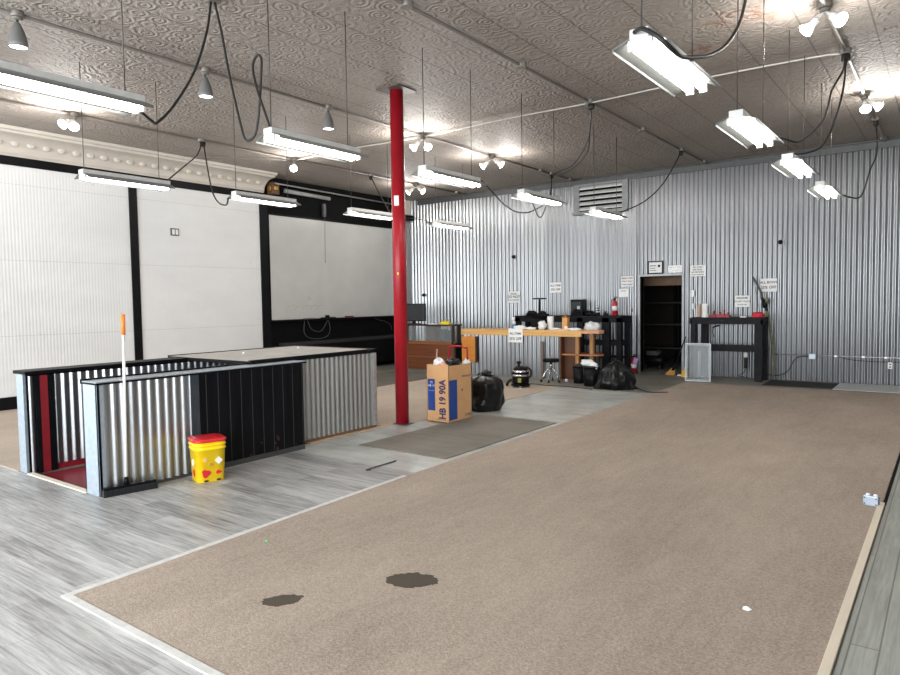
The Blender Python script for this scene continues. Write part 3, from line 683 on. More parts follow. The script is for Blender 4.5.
# wood display desk
t = thing('display_desk', 'brown wood display counter with open glazed top behind red column', 'desk', (0, 0, 0))
MB().box(-11.05, -9.32, 12.70, 12.74, 0.02, 0.64).build('front_panel', WALNUT, t)
MB().box(-11.05, -9.30, 12.68, 12.72, 0.62, 0.70).box(-11.05, -9.30, 12.68, 12.72, 0.30, 0.325).build('front_rail', m_wood('mid brown rail', srgb(136, 86, 52), 0, 0.4), t, 0.003)
MB().box(-9.34, -9.28, 12.72, 12.98, 0.02, 0.66).build('side_panel', pm('near black side', (0.012, 0.010, 0.009), 0.4), t)
MB().box(-11.05, -10.98, 12.72, 12.98, 0.02, 0.66).build('side_panel', WALNUT_D, t)
MB().box(-11.05, -9.30, 12.72, 12.98, 0.60, 0.63).build('display_deck', WALNUT, t)
for x, y in ((-9.34, 12.70), (-9.34, 12.94), (-10.72, 12.70), (-10.72, 12.94), (-11.0, 12.7), (-11.0, 12.94)):
    MB().box(x-0.03, x+0.03, y-0.02, y+0.03, 0.63, 1.06).build('corner_post', WALNUT_D, t, 0.003)
MB().box(-10.2, -9.9, 12.76, 12.97, 0.63, 1.06).build('cabinet_block', m_wood('dark stained block', srgb(74, 44, 28), 2), t)
MB().box(-11.06, -9.27, 12.66, 12.99, 1.06, 1.095).build('desk_top', WALNUT_D, t, 0.004)
MB().box(-10.7, -9.37, 12.695, 12.70, 0.70, 1.06).build('front_glass', M_GLASS, t)
t = MB().box(-9.60, -9.47, 12.76, 12.92, 0.63, 0.96).build('storage_box', pm('dark blue case', (0.015, 0.03, 0.06), 0.4), None, 0.01); tag(t, 'dark blue box inside right end of the wood display counter', 'box')
t = MB().box(-9.8, -9.65, 12.78, 12.94, 0.63, 0.98).build('storage_box', pm('brown grey case', (0.06, 0.055, 0.045), 0.5), None, 0.01); tag(t, 'grey brown box inside the display counter left of dark blue box', 'box')
t = thing('monitor', 'wide black monitor on the display desk behind red column', 'monitor', (-10.64, 12.85, 1.095), radians(12))
MB().box(-0.33, 0.33, -0.02, 0.02, 0.07, 0.50).build('casing', BLACK_PLASTIC, t, 0.006)
MB().box(-0.31, 0.31, -0.023, -0.018, 0.09, 0.48).build('screen', SCREEN, t)
MB().box(-0.16, 0.16, -0.09, 0.09, 0, 0.012).box(-0.04, 0.04, 0.0, 0.02, 0.01, 0.1).build('stand', BLACK_PLASTIC, t, 0.003)
t = MB().box(-0.13, 0.13, -0.05, 0.05, 0, 0.05).ball((0.0, 0, 0.05), 0.12, 0.06, 0.035, 14, 8, 0.3, 3).build('yellow_bag', pm('yellow film', (0.75, 0.6, 0.03), 0.45), None, 0.02, loc=(-9.64, 12.82, 1.095)); tag(t, 'yellow packet on right part of the display desk top', 'packet')
t = MB().box(-10.12, -9.85, 12.74, 12.92, 1.095, 1.108).build('paper_sheet', PAPER); tag(t, 'white papers lying on desk between monitor and yellow packet', 'paper')

# things on the long counter
Z = 1.01
t = thing('spray_bottle', 'white and blue spray bottle at left of counter clutter', 'bottle', (-7.83, 12.95, Z))
MB().lathe([(0.035, 0), (0.04, 0.005), (0.04, 0.10)], n=20).build('blue_label', pm('blue wrap', (0.10, 0.25, 0.55), 0.4), t)
MB().lathe([(0.039, 0.10), (0.039, 0.13), (0.018, 0.18), (0.014, 0.20)], n=20).build('body', WHITE_PLASTIC, t)
MB().box(-0.05, 0.02, -0.015, 0.015, 0.20, 0.25).box(0.0, 0.012, -0.01, 0.01, 0.17, 0.2).build('trigger_head', WHITE_PLASTIC, t, 0.005)
t = thing('bow_vise', 'black clamping vise with tall T handle standing on counter', 'vise', (-7.22, 12.98, Z))
MB().box(-0.15, 0.17, -0.10, 0.10, 0, 0.22).box(-0.11, 0.13, -0.08, 0.08, 0.22, 0.25).build('base', BLACK, t, 0.012)
MB().tube([(-0.30, 0, 0.29), (0.24, 0, 0.29)], 0.045, 12).ball((-0.16, -0.02, 0.35), 0.12, 0.07, 0.05, 16, 10, 0.4, 4).ball((0.08, 0, 0.34), 0.10, 0.06, 0.05, 16, 10, 0.4, 6).build('clamp', BLACK, t)
MB().tube([(0.02, 0, 0.25), (0.02, 0, 0.60)], 0.024, 12).build('screw_post', BLACK, t)
MB().tube([(-0.14, 0, 0.66), (0.18, 0, 0.66)], 0.017, 10).tube([(0.02, 0, 0.585), (0.02, 0, 0.66)], 0.02, 10).build('t_handle', BLACK, t)
t = thing('paper_towel_roll', 'white paper towel roll standing on counter beside the black vise', 'paper towel roll', (-6.88, 12.88, Z))
MB().lathe([(0.02, 0), (0.066, 0), (0.068, 0.01), (0.068, 0.27), (0.066, 0.28), (0.02, 0.28), (0.02, 0)], n=28).build('roll', PAPER, t)
MB().lathe([(0.021, 0.002), (0.021, 0.282), (0.016, 0.282), (0.016, 0.002)], n=16).build('core', CARD, t)
crumple('plastic_bag', WHITE_PLASTIC, (-6.98, 12.70, Z+0.08), 0.09, 0.08, 0.10, 'white crumpled bag on counter in front of black vise', 'bag', 4, 0.45)
crumple('crumpled_paper', PAPER, (-7.55, 12.72, Z+0.03), 0.14, 0.10, 0.055, 'crumpled white paper above the sign on counter front', 'paper', 14, 0.4, None, None, -0.03)
crumple('crumpled_paper', PAPER, (-7.25, 12.66, Z+0.02), 0.12, 0.07, 0.035, 'flat crumpled white paper on counter below black vise', 'paper', 17, 0.4, None, None, -0.02)
crumple('crumpled_paper', PAPER, (-6.66, 12.70, Z+0.015), 0.12, 0.10, 0.03, 'low white papers on counter left of the wooden block', 'paper', 19, 0.4, None, None, -0.015)
crumple('crumpled_paper', PAPER, (-6.22, 12.66, Z+0.015), 0.15, 0.08, 0.035, 'low white papers on counter right of the wooden block', 'paper', 22, 0.4, None, None, -0.015)
crumple('plastic_bag', pm('clear grey film', (0.62, 0.63, 0.63), 0.3), (-5.93, 12.90, Z+0.05), 0.17, 0.12, 0.11, 'pale plastic bag heaped on far right end of counter', 'bag', 25, 0.4, None, None, -0.05)
t = thing('wooden_block', 'upright golden wooden block on counter near its right end', 'block', (-6.48, 12.80, Z))
MB().box(-0.058, 0.058, -0.055, 0.055, 0, 0.25).build('block', m_wood('golden block', srgb(205, 150, 84), 2, 0.45, 0.25), t, 0.004)
MB().box(-0.066, 0.066, -0.062, 0.062, 0.25, 0.275).box(-0.02, 0.02, -0.02, 0.02, 0.275, 0.33).build('top_lip', m_wood('brown lip', srgb(160, 100, 50), 0), t, 0.004)
t = MB().lathe([(0.03, 0), (0.035, 0.08), (0.03, 0.08), (0.026, 0.01), (0, 0.01)], (-6.40, 12.66, Z), n=18).build('paper_cup', PAPER); tag(t, 'small white cup in front of wooden block on counter', 'cup')
t = MB().box(-6.5, -6.28, 12.49, 12.64, Z, Z+0.025).build('wood_offcut', m_wood('pale offcut', srgb(226, 190, 160), 0)); tag(t, 'pale wood offcut at counter edge below the wooden block', 'offcut')

# ------------------------------------------------------------------ black workbenches
def bench(loc, x0, x1, y0, y1, top, shelf_zs, posts, label, beam=0.11):
    t = thing('workbench', label, 'workbench', loc)
    MB().box(x0, x1, y0, y1, top-0.04, top).build('top', BLACK_WOOD, t, 0.004)
    MB().box(x0, x1, y0, y0+0.04, top-beam-0.04, top-0.04).build('front_apron', BLACK_WOOD, t, 0.003)
    MB().box(x0, x0+0.04, y0, y1, top-beam-0.04, top-0.04).box(x1-0.04, x1, y0, y1, top-beam-0.04, top-0.04).build('side_apron', BLACK_WOOD, t, 0.003)
    for px, py, w in posts: MB().box(px-w/2, px+w/2, py-0.05, py+0.05, 0, top-0.04).build('leg', BLACK_WOOD, t, 0.004)
    for (a, b, ya, yb, z, h) in shelf_zs: MB().box(a, b, ya, yb, z, z+h).build('shelf', BLACK_WOOD, t, 0.003)
    return t
bench((0, 0, 0), -8.42, -5.74, 13.95, 14.52, 1.27, [(-7.2, -5.76, 14.0, 14.45, 0.62, 0.10), (-6.35, -5.76, 14.05, 14.45, 0.34, 0.025)],
      [(-8.34, 14.0, 0.13), (-8.34, 14.45, 0.10), (-6.72, 14.0, 0.15), (-6.10, 14.0, 0.17), (-5.80, 14.0, 0.11), (-5.80, 14.45, 0.10)], 'long black timber workbench behind counter left of doorway', 0.10)
t = bench((0, 0, 0), -4.27, -2.90, 13.93, 14.43, 1.24, [(-4.20, -2.95, 14.0, 14.10, 0.57, 0.13), (-4.20, -2.92, 14.1, 14.40, 0.60, 0.03)],
      [(-4.215, 13.99, 0.10), (-4.10, 14.37, 0.13), (-2.98, 13.99, 0.14), (-2.95, 14.37, 0.10)], 'black timber workbench right of doorway with red tools on top', 0.09)
# on the left bench
Z = 1.27
t = thing('speaker_box', 'black boxy case standing on left workbench', 'case', (-6.87, 14.2, Z))
MB().box(-0.145, 0.145, -0.12, 0.12, 0, 0.37).build('case', BLACK_PLASTIC, t, 0.012)
MB().box(-0.12, 0.12, -0.126, -0.12, 0.04, 0.32).build('front_panel', SCREEN, t)
MB().box(0.03, 0.10, -0.131, -0.126, 0.15, 0.22).build('badge', STEEL, t)
crumple('tool_case', BLACK_PLASTIC, (-6.60, 14.2, Z+0.045), 0.12, 0.10, 0.06, 'low black lump of gear right of black case on workbench', 'tool', 6, 0.4, None, None, -0.045)
crumple('tool_case', BLACK_PLASTIC, (-6.47, 14.15, Z+0.02), 0.08, 0.06, 0.03, 'small black gear piece left of striped coil on workbench', 'tool', 8, 0.4, None, None, -0.02)
t = thing('coil_stand', 'small black and white striped coil standing on left workbench', 'coil', (-6.37, 14.15, Z))
MB().lathe([(0.04, 0), (0.04, 0.05), (0.03, 0.05), (0.03, 0.22)], n=16).build('core', BLACK_PLASTIC, t)
for k in range(3): MB().lathe([(0.03, 0.07+k*0.055), (0.045, 0.08+k*0.055), (0.045, 0.09+k*0.055), (0.03, 0.10+k*0.055)], n=16).build('white_ring', WHITE_PLASTIC, t)
t = MB().box(-6.21, -6.14, 14.1, 14.18, Z, Z+0.06).box(-6.19, -6.16, 14.12, 14.16, Z+0.06, Z+0.10).build('small_tool', BLACK_PLASTIC, None, 0.006); tag(t, 'little black tool left of extinguisher on workbench', 'tool')
def extinguisher(loc, label, s=1.0):
    t = thing('fire_extinguisher', label, 'fire extinguisher', loc, 0, 'fire extinguishers')
    MB().lathe([(0.055*s, 0), (0.066*s, 0.01), (0.066*s, 0.28*s), (0.055*s, 0.33*s), (0.022*s, 0.355*s), (0.02*s, 0.37*s)], n=24).build('cylinder', pm('extinguisher red', (0.40, 0.015, 0.025), 0.32), t)
    MB().lathe([(0.0667*s, 0.12*s), (0.0667*s, 0.22*s)], n=24).build('label_band', PAPER, t)
    MB().lathe([(0.024*s, 0.365*s), (0.026*s, 0.40*s), (0.015*s, 0.415*s)], n=16).box(-0.015, 0.07*s, -0.012, 0.012, 0.40*s, 0.415*s).box(-0.015, 0.075*s, -0.012, 0.012, 0.425*s, 0.44*s).build('valve_handle', BLACK_PLASTIC, t)
    MB().tube([(-0.02*s, 0, 0.39*s), (-0.07*s, 0, 0.36*s), (-0.085*s, -0.02, 0.22*s), (-0.075*s, -0.02, 0.10*s)], 0.009, 8, 4).build('hose', RUBBER, t)
    return t
extinguisher((-5.97, 14.15, Z), 'red fire extinguisher standing on top of left workbench', 0.95)
t = extinguisher((-5.60, 14.32, 0.0), 'red fire extinguisher with lilac tag on floor beside doorway', 0.95)
MB().prism([(0.0, -0.08, 0.22), (0.10, -0.08, 0.20), (0.12, -0.08, 0.33), (0.04, -0.08, 0.36)], (0, 0.004, 0)).build('lilac_tag', PURPLE, t)

# bins
def trashcan(loc, r, h, label):
    t = thing('trash_can', label, 'trash can', loc, 0, 'black trash cans by the counter end')
    MB().lathe([(r*0.8, 0), (r*0.84, 0.008), (r*0.97, h-0.03), (r*0.93, h-0.03), (r*0.80, 0.02), (0, 0.02)], n=28, sq=3).build('body', BLACK_PLASTIC, t)
    MB().lathe([(r*0.96, h-0.035), (r*1.05, h-0.03), (r*1.05, h), (r*0.95, h)], n=28, sq=3).build('rim', RUBBER, t)
    return t
trashcan((-5.86, 12.14, 0), 0.12, 0.36, 'black trash can under the counter end, the left one of a pair')
trashcan((-5.47, 11.85, 0), 0.15, 0.39, 'black trash can overflowing with white paper in front of counter end')
crumple('crumpled_paper', PAPER, (-5.54, 11.87, 0.42), 0.13, 0.10, 0.08, 'crumpled white paper heaped in the fuller black trash can', 'paper', 31, 0.45)
crumple('crumpled_paper', PAPER, (-5.40, 11.80, 0.385), 0.09, 0.08, 0.06, 'bright white paper at right rim of fuller black trash can', 'paper', 33, 0.4)

# right bench items
Z = 1.24
t = thing('paper_towel_roll', 'white paper towel roll on the right-hand workbench by doorway', 'paper towel roll', (-4.02, 14.12, Z))
MB().lathe([(0.02, 0), (0.066, 0), (0.068, 0.01), (0.068, 0.27), (0.066, 0.28), (0.02, 0.28), (0.02, 0)], n=28).build('roll', PAPER, t)
MB().lathe([(0.021, 0.002), (0.021, 0.282), (0.016, 0.282), (0.016, 0.002)], n=16).build('core', CARD, t)
MB().box(0.055, 0.07, -0.05, -0.03, 0.08, 0.24).build('printed_wrap', pm('green print', (0.1, 0.14, 0.12), 0.6), t)
for i, (x, h) in enumerate(((-4.25, 0.24), (-4.205, 0.27), (-4.16, 0.23))):
    t = MB().box(x-0.016, x+0.016, 14.38, 14.40, Z, Z+h).build('wooden_stick', RAWWOOD if i != 1 else PINE)
    tag(t, ['first wooden stick from doorway upright on right-hand workbench', 'second and tallest wooden stick from doorway on right-hand workbench', 'third wooden stick from doorway upright on right-hand workbench'][i], 'stick', 'wooden sticks on the workbench')
for i, (x, w, h, lb) in enumerate(((-3.85, 0.065, 0.09, 'dark red tool beside paper towel roll on right-hand workbench'), (-3.73, 0.05, 0.07, 'second red tool from paper towel roll on workbench'), (-3.645, 0.035, 0.11, 'upright red tool in middle of the red tools on workbench'), (-3.57, 0.04, 0.06, 'low red tool at right end of the red tools on workbench'))):
    t = thing('clamp_tool', lb, 'tool', (x, 14.05, Z), 0, 'red tools on the workbench')
    MB().box(-w, w, -0.05, 0.05, 0, 0.055).build('foot', RED_DARK if i == 0 else RED, t, 0.006)
    MB().tube([(0, 0, 0.03), (w*0.3, 0, h+0.02)], 0.014, 8).ball((w*0.3, 0, h+0.02), 0.022, 0.02, 0.02, 10, 6).build('upright', RED, t)
t = MB().box(-3.33, -3.22, 14.02, 14.08, Z, Z+0.025).build('scraper', WHITE_PLASTIC, None, 0.005, ); t.rotation_euler = (0, 0, 0); tag(t, 'small white piece on workbench left of red cloth', 'scrap')
crumple('red_cloth', pm('red fabric', (0.52, 0.03, 0.05), 0.8), (-3.02, 14.12, Z+0.035), 0.115, 0.11, 0.075, 'bunched red cloth on right end of workbench', 'cloth', 36, 0.3, None, None, -0.04)
t = MB().tube([(-4.0, 14.572, 1.0), (-3.97, 14.572, 1.03), (-3.88, 14.57, 1.06), (-3.865, 14.57, 1.04)], 0.016, 8).tube([(-3.99, 14.575, 1.0), (-4.0, 14.58, 0.9), (-3.97, 14.58, 0.82)], 0.008, 6, 3).build('hanging_tool', BLACK_PLASTIC); tag(t, 'black pistol-shaped tool hanging on wall under workbench top', 'tool')
t = thing('power_cord', 'black corded plug hanging on wall below right-hand workbench shelf', 'cord', (0, 0, 0))
MB().tube([(-3.20, 14.55, 0.70), (-3.24, 14.53, 0.60), (-3.32, 14.52, 0.50), (-3.33, 14.52, 0.42)], 0.007, 6, 4).tube([(-3.33, 14.52, 0.22), (-3.36, 14.5, 0.12), (-3.45, 14.48, 0.04), (-3.30, 14.46, 0.02)], 0.007, 6, 4).build('cord', CORD, t)
MB().box(-3.365, -3.305, 14.49, 14.55, 0.20, 0.42).build('plug_body', BLACK_PLASTIC, t, 0.006)
MB().box(-3.37, -3.30, 14.50, 14.56, 0.42, 0.52).build('white_box', WHITE_PLASTIC, t, 0.006)
# tall bow against the wall
t = thing('hunting_bow', 'tall camouflage bow leaning on wall at right end of workbench', 'bow', (0, 0, 0))
MB().tube([(-3.207, 14.50, 2.036), (-3.131, 14.49, 1.895), (-3.055, 14.48, 1.734), (-3.03, 14.47, 1.60)], 0.016, 8, 5, 0.024).build('upper_limb', GREY_DARK, t)
MB().tube([(-3.03, 14.47, 1.62), (-3.0, 14.47, 1.52), (-2.955, 14.47, 1.44), (-2.94, 14.47, 1.36)], 0.028, 8, 5).ball((-2.97, 14.46, 1.50), 0.05, 0.03, 0.09, 12, 8, 0.4, 2).build('riser', BLACK_PLASTIC, t)
MB().tube([(-2.94, 14.47, 1.37), (-2.915, 14.46, 1.2), (-2.86, 14.45, 0.95), (-2.81, 14.44, 0.6), (-2.795, 14.42, 0.29), (-2.81, 14.39, 0.012)], 0.026, 8, 6, 0.018).build('lower_limb', CAMO, t)
MB().tube([(-3.2, 14.50, 2.03), (-3.06, 14.46, 1.3)], 0.004, 5).build('bow_string', CORD, t)
MB().ball((-2.93, 14.45, 1.56), 0.04, 0.03, 0.06, 12, 8, 0.3, 9).build('sight', CAMO, t)

# clear tote standing on end
t = thing('storage_tote', 'cloudy clear plastic tote standing on end before right workbench', 'tote', (-4.0, 13.62, 0), radians(8))
MB().box(-0.20, 0.20, 0.20, 0.207, 0.04, 0.70).box(-0.205, -0.198, -0.10, 0.207, 0.03, 0.71).box(0.198, 0.205, -0.10, 0.207, 0.03, 0.71).box(-0.2, 0.2, -0.10, 0.207, 0.03, 0.037).box(-0.2, 0.2, -0.10, 0.207, 0.703, 0.71).build('tub', M_CLEAR, t)
MB().box(-0.24, -0.195, -0.12, -0.10, 0.0, 0.75).box(0.195, 0.24, -0.12, -0.10, 0.0, 0.75).box(-0.24, 0.24, -0.12, -0.10, 0.0, 0.045).box(-0.24, 0.24, -0.12, -0.10, 0.70, 0.75).build('rim', M_CLEAR, t, 0.006)
MB().box(-0.24, -0.225, -0.125, -0.08, 0.0, 0.75).box(0.225, 0.24, -0.125, -0.08, 0.0, 0.75).box(-0.24, 0.24, -0.125, -0.08, 0.735, 0.75).box(-0.24, 0.24, -0.125, -0.08, 0.0, 0.012).build('rim_lip', M_FROST, t, 0.004)
t = thing('broom', 'straw broom with black handle leaning beside door frame', 'broom', (-4.75, 14.36, 0.0))
MB().tube([(0.03, 0.0, 0.17), (0.22, 0.14, 0.82)], 0.012, 8).build('handle', BLACK_PLASTIC, t)
MB().tube([(-0.0, 0, 0.10), (0.06, 0.02, 0.28)], 0.05, 10, 0, 0.02).build('binding', BLACK_PLASTIC, t)
MB().prism([(-0.17, -0.03, 0.0), (0.04, -0.03, 0.0), (0.05, -0.03, 0.12), (-0.02, -0.03, 0.16)], (0, 0.07, 0)).build('bristles', BRISTLE, t, 0.008)
t = MB().box(-4.62, -4.50, 14.22, 14.38, 0.0, 0.03).build('dustpan', WHITE_PLASTIC, None, 0.01); tag(t, 'small white dustpan on the floor right of straw broom', 'dustpan')
t = thing('hand_brush', 'yellow bristled brush on floor between broom and clear tote', 'brush', (-4.42, 14.1, 0.0))
MB().prism([(-0.07, -0.04, 0.0), (0.07, -0.04, 0.0), (0.05, -0.04, 0.16), (-0.05, -0.04, 0.16)], (0, 0.08, 0)).build('bristles', pm('yellow bristle', srgb(214, 170, 60), 0.7), t, 0.008)
MB().tube([(0, 0, 0.15), (0.02, 0.08, 0.45)], 0.014, 8).build('handle', pm('pale blue handle', (0.4, 0.5, 0.6), 0.4), t)

# dark room contents
t = thing('storage_rack', 'dark shelving rack standing in the unlit back room', 'rack', (0, 0, 0))
for x in (-6.9, -5.6, -4.3): 
    for y in (17.1, 17.5): MB().box(x-0.03, x+0.03, y-0.03, y+0.03, 0, 2.0).build('upright', BLACK_FLAT, t)
for z in (0.35, 0.95, 1.5): MB().box(-6.95, -4.25, 17.05, 17.55, z, z+0.04).build('shelf', pm('rack board', (0.03, 0.028, 0.026), 0.6), t)
t = MB().box(-5.45, -4.95, 17.1, 17.4, 0.39, 0.72).build('storage_bin', pm('dull grey bin', (0.16, 0.16, 0.16), 0.6), None, 0.02); tag(t, 'grey bin on lower shelf inside dark back room', 'bin')
t = thing('air_compressor', 'dark machine on floor just inside the doorway', 'machine', (-5.55, 15.45, 0))
MB().lathe([(0.0, -0.26), (0.10, -0.24), (0.13, -0.18), (0.13, 0.18), (0.10, 0.24), (0, 0.26)], (0, 0, 0.2), (1, 0, 0)).build('tank', BLACK_PLASTIC, t)
MB().box(-0.15, 0.12, -0.1, 0.1, 0.32, 0.42).ball((0.12, -0.05, 0.4), 0.07, 0.07, 0.06, 12, 8, 0.2).build('motor', GREY_DARK, t, 0.01)
for s in (-1, 1): MB().box(s*0.16-0.02, s*0.16+0.02, -0.1, 0.1, 0, 0.1).build('foot', RUBBER, t)

# ------------------------------------------------------------------ signs and wall fittings
def sign(x0, x1, z0, z1, lines, label, y=None, mat=PAPER, group='white paper signs', rows=None):
    y = YB-0.017 if y is None else y
    t = thing('paper_sign', label, 'sign', ((x0+x1)/2, y, (z0+z1)/2), 0, group)
    w, h = x1-x0, z1-z0
    MB().box(-w/2, w/2, -0.002, 0, -h/2, h/2).build('sheet', mat, t)
    for (txt, zc, size, ink) in lines:
        lettering(txt, ink, t, (0, -0.003, zc*h), size*h, (pi/2, 0, 0), bold=0.018)
    return t
sign(-8.98, -8.66, 1.58, 1.86, [('PLEASE', 0.28, 0.20, INK), ('DO NOT', 0.02, 0.32, INK), ('TOUCH BOWS', -0.26, 0.17, INK)], 'white paper sign on back wall above left end of workbench')
sign(-7.80, -7.50, 1.81, 2.05, [('ALL ITEMS', 0.2, 0.26, INK), ('25% OFF', -0.2, 0.30, INK)], 'white paper sign on back wall above the black vise')
sign(-6.01, -5.71, 1.91, 2.14, [('EMPLOYEES', 0.30, 0.22, INK_RED), ('ONLY PAST', 0.0, 0.22, INK_RED), ('THIS POINT', -0.30, 0.22, INK)], 'paper sign with three bold lines left of the doorway')
sign(-6.05, -5.84, 1.68, 1.86, [('NOTICE', 0.25, 0.18, INK)], 'small nearly blank paper note above extinguisher left of doorway')
sign(-4.94, -4.63, 2.185, 2.34, [('EMPLOYEES', 0.22, 0.34, STEEL), ('ONLY', -0.25, 0.34, STEEL)], 'faint paper sign over right part of doorway beside framed certificate')
sign(-4.47, -4.16, 2.09, 2.32, [('ALL SALES', 0.33, 0.18, INK), ('ARE FINAL', 0.1, 0.18, INK), ('NO REFUNDS', -0.13, 0.18, INK), ('OR EXCHANGES', -0.36, 0.15, INK)], 'white paper sign with four lines just right of doorway')
sign(-3.57, -3.28, 1.44, 1.67, [('FIREARMS', 0.28, 0.22, INK), ('DO NOT TOUCH', -0.02, 0.18, INK), ('PLEASE ASK', -0.3, 0.15, INK)], 'white paper sign just above the right-hand workbench')
sign(-3.09, -2.78, 1.74, 2.00, [('ALL BOWS', 0.2, 0.25, INK), ('25% OFF', -0.18, 0.30, INK)], 'white paper sign on back wall beside the tall bow', YB-0.017)
t = sign(-7.68, -7.33, 0.74, 1.035, [('ALL ITEMS', 0.14, 0.22, INK), ('25% OFF', -0.24, 0.28, INK)], 'white paper sign taped over counter edge', 12.468)
t = thing('picture_frame', 'black framed certificate hung over the doorway', 'frame', (-5.215, YB-0.012, 2.31))
MB().box(-0.17, 0.17, -0.022, 0, -0.14, -0.115).box(-0.17, 0.17, -0.022, 0, 0.115, 0.14).box(-0.17, -0.145, -0.022, 0, -0.115, 0.115).box(0.145, 0.17, -0.022, 0, -0.115, 0.115).build('frame', BLACK_PLASTIC, t, 0.003)
MB().box(-0.15, 0.15, -0.010, -0.004, -0.12, 0.12).build('certificate', PAPER, t)
MB().box(-0.12, 0.02, -0.012, -0.010, 0.03, 0.045).box(-0.12, 0.0, -0.012, -0.010, -0.02, -0.01).box(-0.12, 0.02, -0.012, -0.010, -0.07, -0.06).ball((0.08, -0.011, 0.03), 0.03, 0.003, 0.03, 12, 6).build('print', INK, t)
def wallcam(loc, label):
    t = thing('wall_camera', label, 'camera', loc, 0, 'small black wall fittings')
    MB().lathe([(0.05, 0), (0.05, 0.02), (0.04, 0.02)], ax=(0, -1, 0), n=16).build('mount', STEEL, t)
    MB().ball((-0.01, -0.05, 0), 0.045, 0.045, 0.045, 14, 10).build('lens_ball', BLACK_PLASTIC, t)
wallcam((-8.78, YB-0.008, 2.72), 'small black ball camera on back wall above left bench sign')
wallcam((-2.71, YB-0.008, 2.70), 'small black ball camera high on right half of back wall')
wallcam((-11.67, YB-0.008, 1.82), 'small black ball fitting on back wall above the monitor')
# switch and strip by door
t = MB().box(-4.44, -4.38, YB-0.03, YB-0.008, 1.66, 1.80).box(-4.43, -4.39, YB-0.03, YB-0.008, 1.40, 1.52).build('light_switch', WHITE_PLASTIC, None, 0.004); tag(t, 'pale switch plates on the wall right of doorway', 'switch')
t = MB().box(-5.76, -5.73, YB-0.03, YB-0.008, 1.34, 1.42).build('light_switch', BLACK_PLASTIC, None, 0.003); tag(t, 'tiny black switch on the wall left of doorway', 'switch')
# louvre
t = thing('wall_vent', 'metal louvered vent high on back wall near ceiling', 'vent', (-6.48, YB-0.01, 3.97))
MB().box(-0.66, -0.52, -0.06, 0, -0.34, 0.32).box(0.52, 0.66, -0.06, 0, -0.34, 0.32).box(-0.52, 0.52, -0.06, 0, 0.27, 0.32).box(-0.68, 0.66, -0.10, 0, -0.38, -0.31).build('frame', pm('dull vent frame', (0.20, 0.205, 0.21), 0.5, 0.4), t, 0.004)
MB().box(-0.52, 0.52, -0.008, 0, -0.32, 0.28).build('backing', BLACK_FLAT, t)
for k in range(5):
    z = -0.25 + k*0.118
    MB().prism([(-0.52, -0.008, z+0.045), (-0.52, -0.056, z-0.012), (-0.52, -0.056, z-0.030), (-0.52, -0.008, z+0.027)], (1.04, 0, 0)).build('louver_blade', pm('pale louver', (0.62, 0.62, 0.60), 0.45, 0.2), t)
# surface conduit right
t = thing('wall_conduit', 'thin metal conduit running along right half of back wall', 'conduit', (0, 0, 0))
MB().tube([(-2.86, YB-0.022, 0.50), (1.5, YB-0.022, 0.50)], 0.011, 8).build('pipe', GALV, t)
MB().box(-2.20, -2.08, YB-0.06, YB-0.008, 0.43, 0.53).build('junction_box', GALV_LT, t, 0.006)
for x in (-1.75, -1.3, -0.95): MB().box(x-0.02, x+0.02, YB-0.036, YB-0.008, 0.485, 0.515).build('clip', GALV, t)
MB().tube([(-1.7, YB-0.025, 0.49), (-1.5, YB-0.03, 0.44), (-1.1, YB-0.03, 0.42), (-0.6, YB-0.03, 0.43)], 0.006, 6, 4).build('side_cable', CORD, t)
t = thing('wall_outlet', 'small white outlet low on back wall at far right', 'outlet', (-0.88, YB-0.01, 0.36))
MB().box(-0.035, 0.035, -0.045, 0, -0.06, 0.06).build('box', WHITE_PLASTIC, t, 0.005)
MB().box(-0.015, 0.015, -0.048, -0.045, 0.012, 0.036).box(-0.015, 0.015, -0.048, -0.045, -0.036, -0.012).build('socket', GREY_DARK, t)
MB().tube([(0.0, -0.01, 0.06), (0.01, -0.012, 0.13)], 0.009, 8).build('stub', GALV, t)
t = MB().tube([(-3.05, 14.45, 0.10), (-2.966, 14.47, 0.104), (-2.72, 14.48, 0.09), (-2.551, 14.5, 0.19), (-2.448, 14.52, 0.40), (-2.344, 14.54, 0.47), (-2.2, 14.55, 0.48)], 0.009, 6, 5).build('power_cord', CORD); tag(t, 'black cord sagging from wall junction box toward tall bow', 'cord')

# ------------------------------------------------------------------ left wall fittings
t = thing('whiteboard', 'large white marker board on the black wall section', 'whiteboard', (XL, 0, 0))
MB().box(0.0, 0.03, 9.70, 13.75, 1.28, 3.60).build('board', M_BOARD, t)
MB().box(0.0, 0.04, 9.68, 13.78, 3.60, 3.64).box(0, 0.04, 9.68, 9.70, 1.28, 3.62).build('frame', BLACK, t)
MB().box(0.0, 0.06, 13.75, 13.85, 1.28, 3.62).build('edge_strip', GALV, t)
MB().box(0.0, 0.10, 9.68, 13.78, 1.235, 1.27).build('marker_tray', BLACK, t, 0.003)
sc = MB()
for k in range(26):
    y = 10.15 + k*0.045 + random.uniform(-0.01, 0.01); z = 1.53 + random.uniform(-0.02, 0.03) + (0.03 if k % 5 else -0.01)
    sc.box(0.0295, 0.0308, y, y+random.uniform(0.01, 0.035), z, z+random.uniform(0.008, 0.02))
sc.box(0.0295, 0.0308, 10.75, 10.83, 1.78, 1.79).box(0.0295, 0.0308, 10.8, 10.86, 1.73, 1.745)
sc.build('scribbles', pm('faint marker', (0.25, 0.25, 0.25), 0.7), t)
t = MB().box(XL+0.02, XL+0.09, 11.15, 11.6, 1.271, 1.30).box(XL+0.03, XL+0.08, 11.3, 11.4, 1.30, 1.35).build('board_eraser', BLACK_PLASTIC, None, 0.005); tag(t, 'black eraser and holder on the marker board tray', 'eraser')
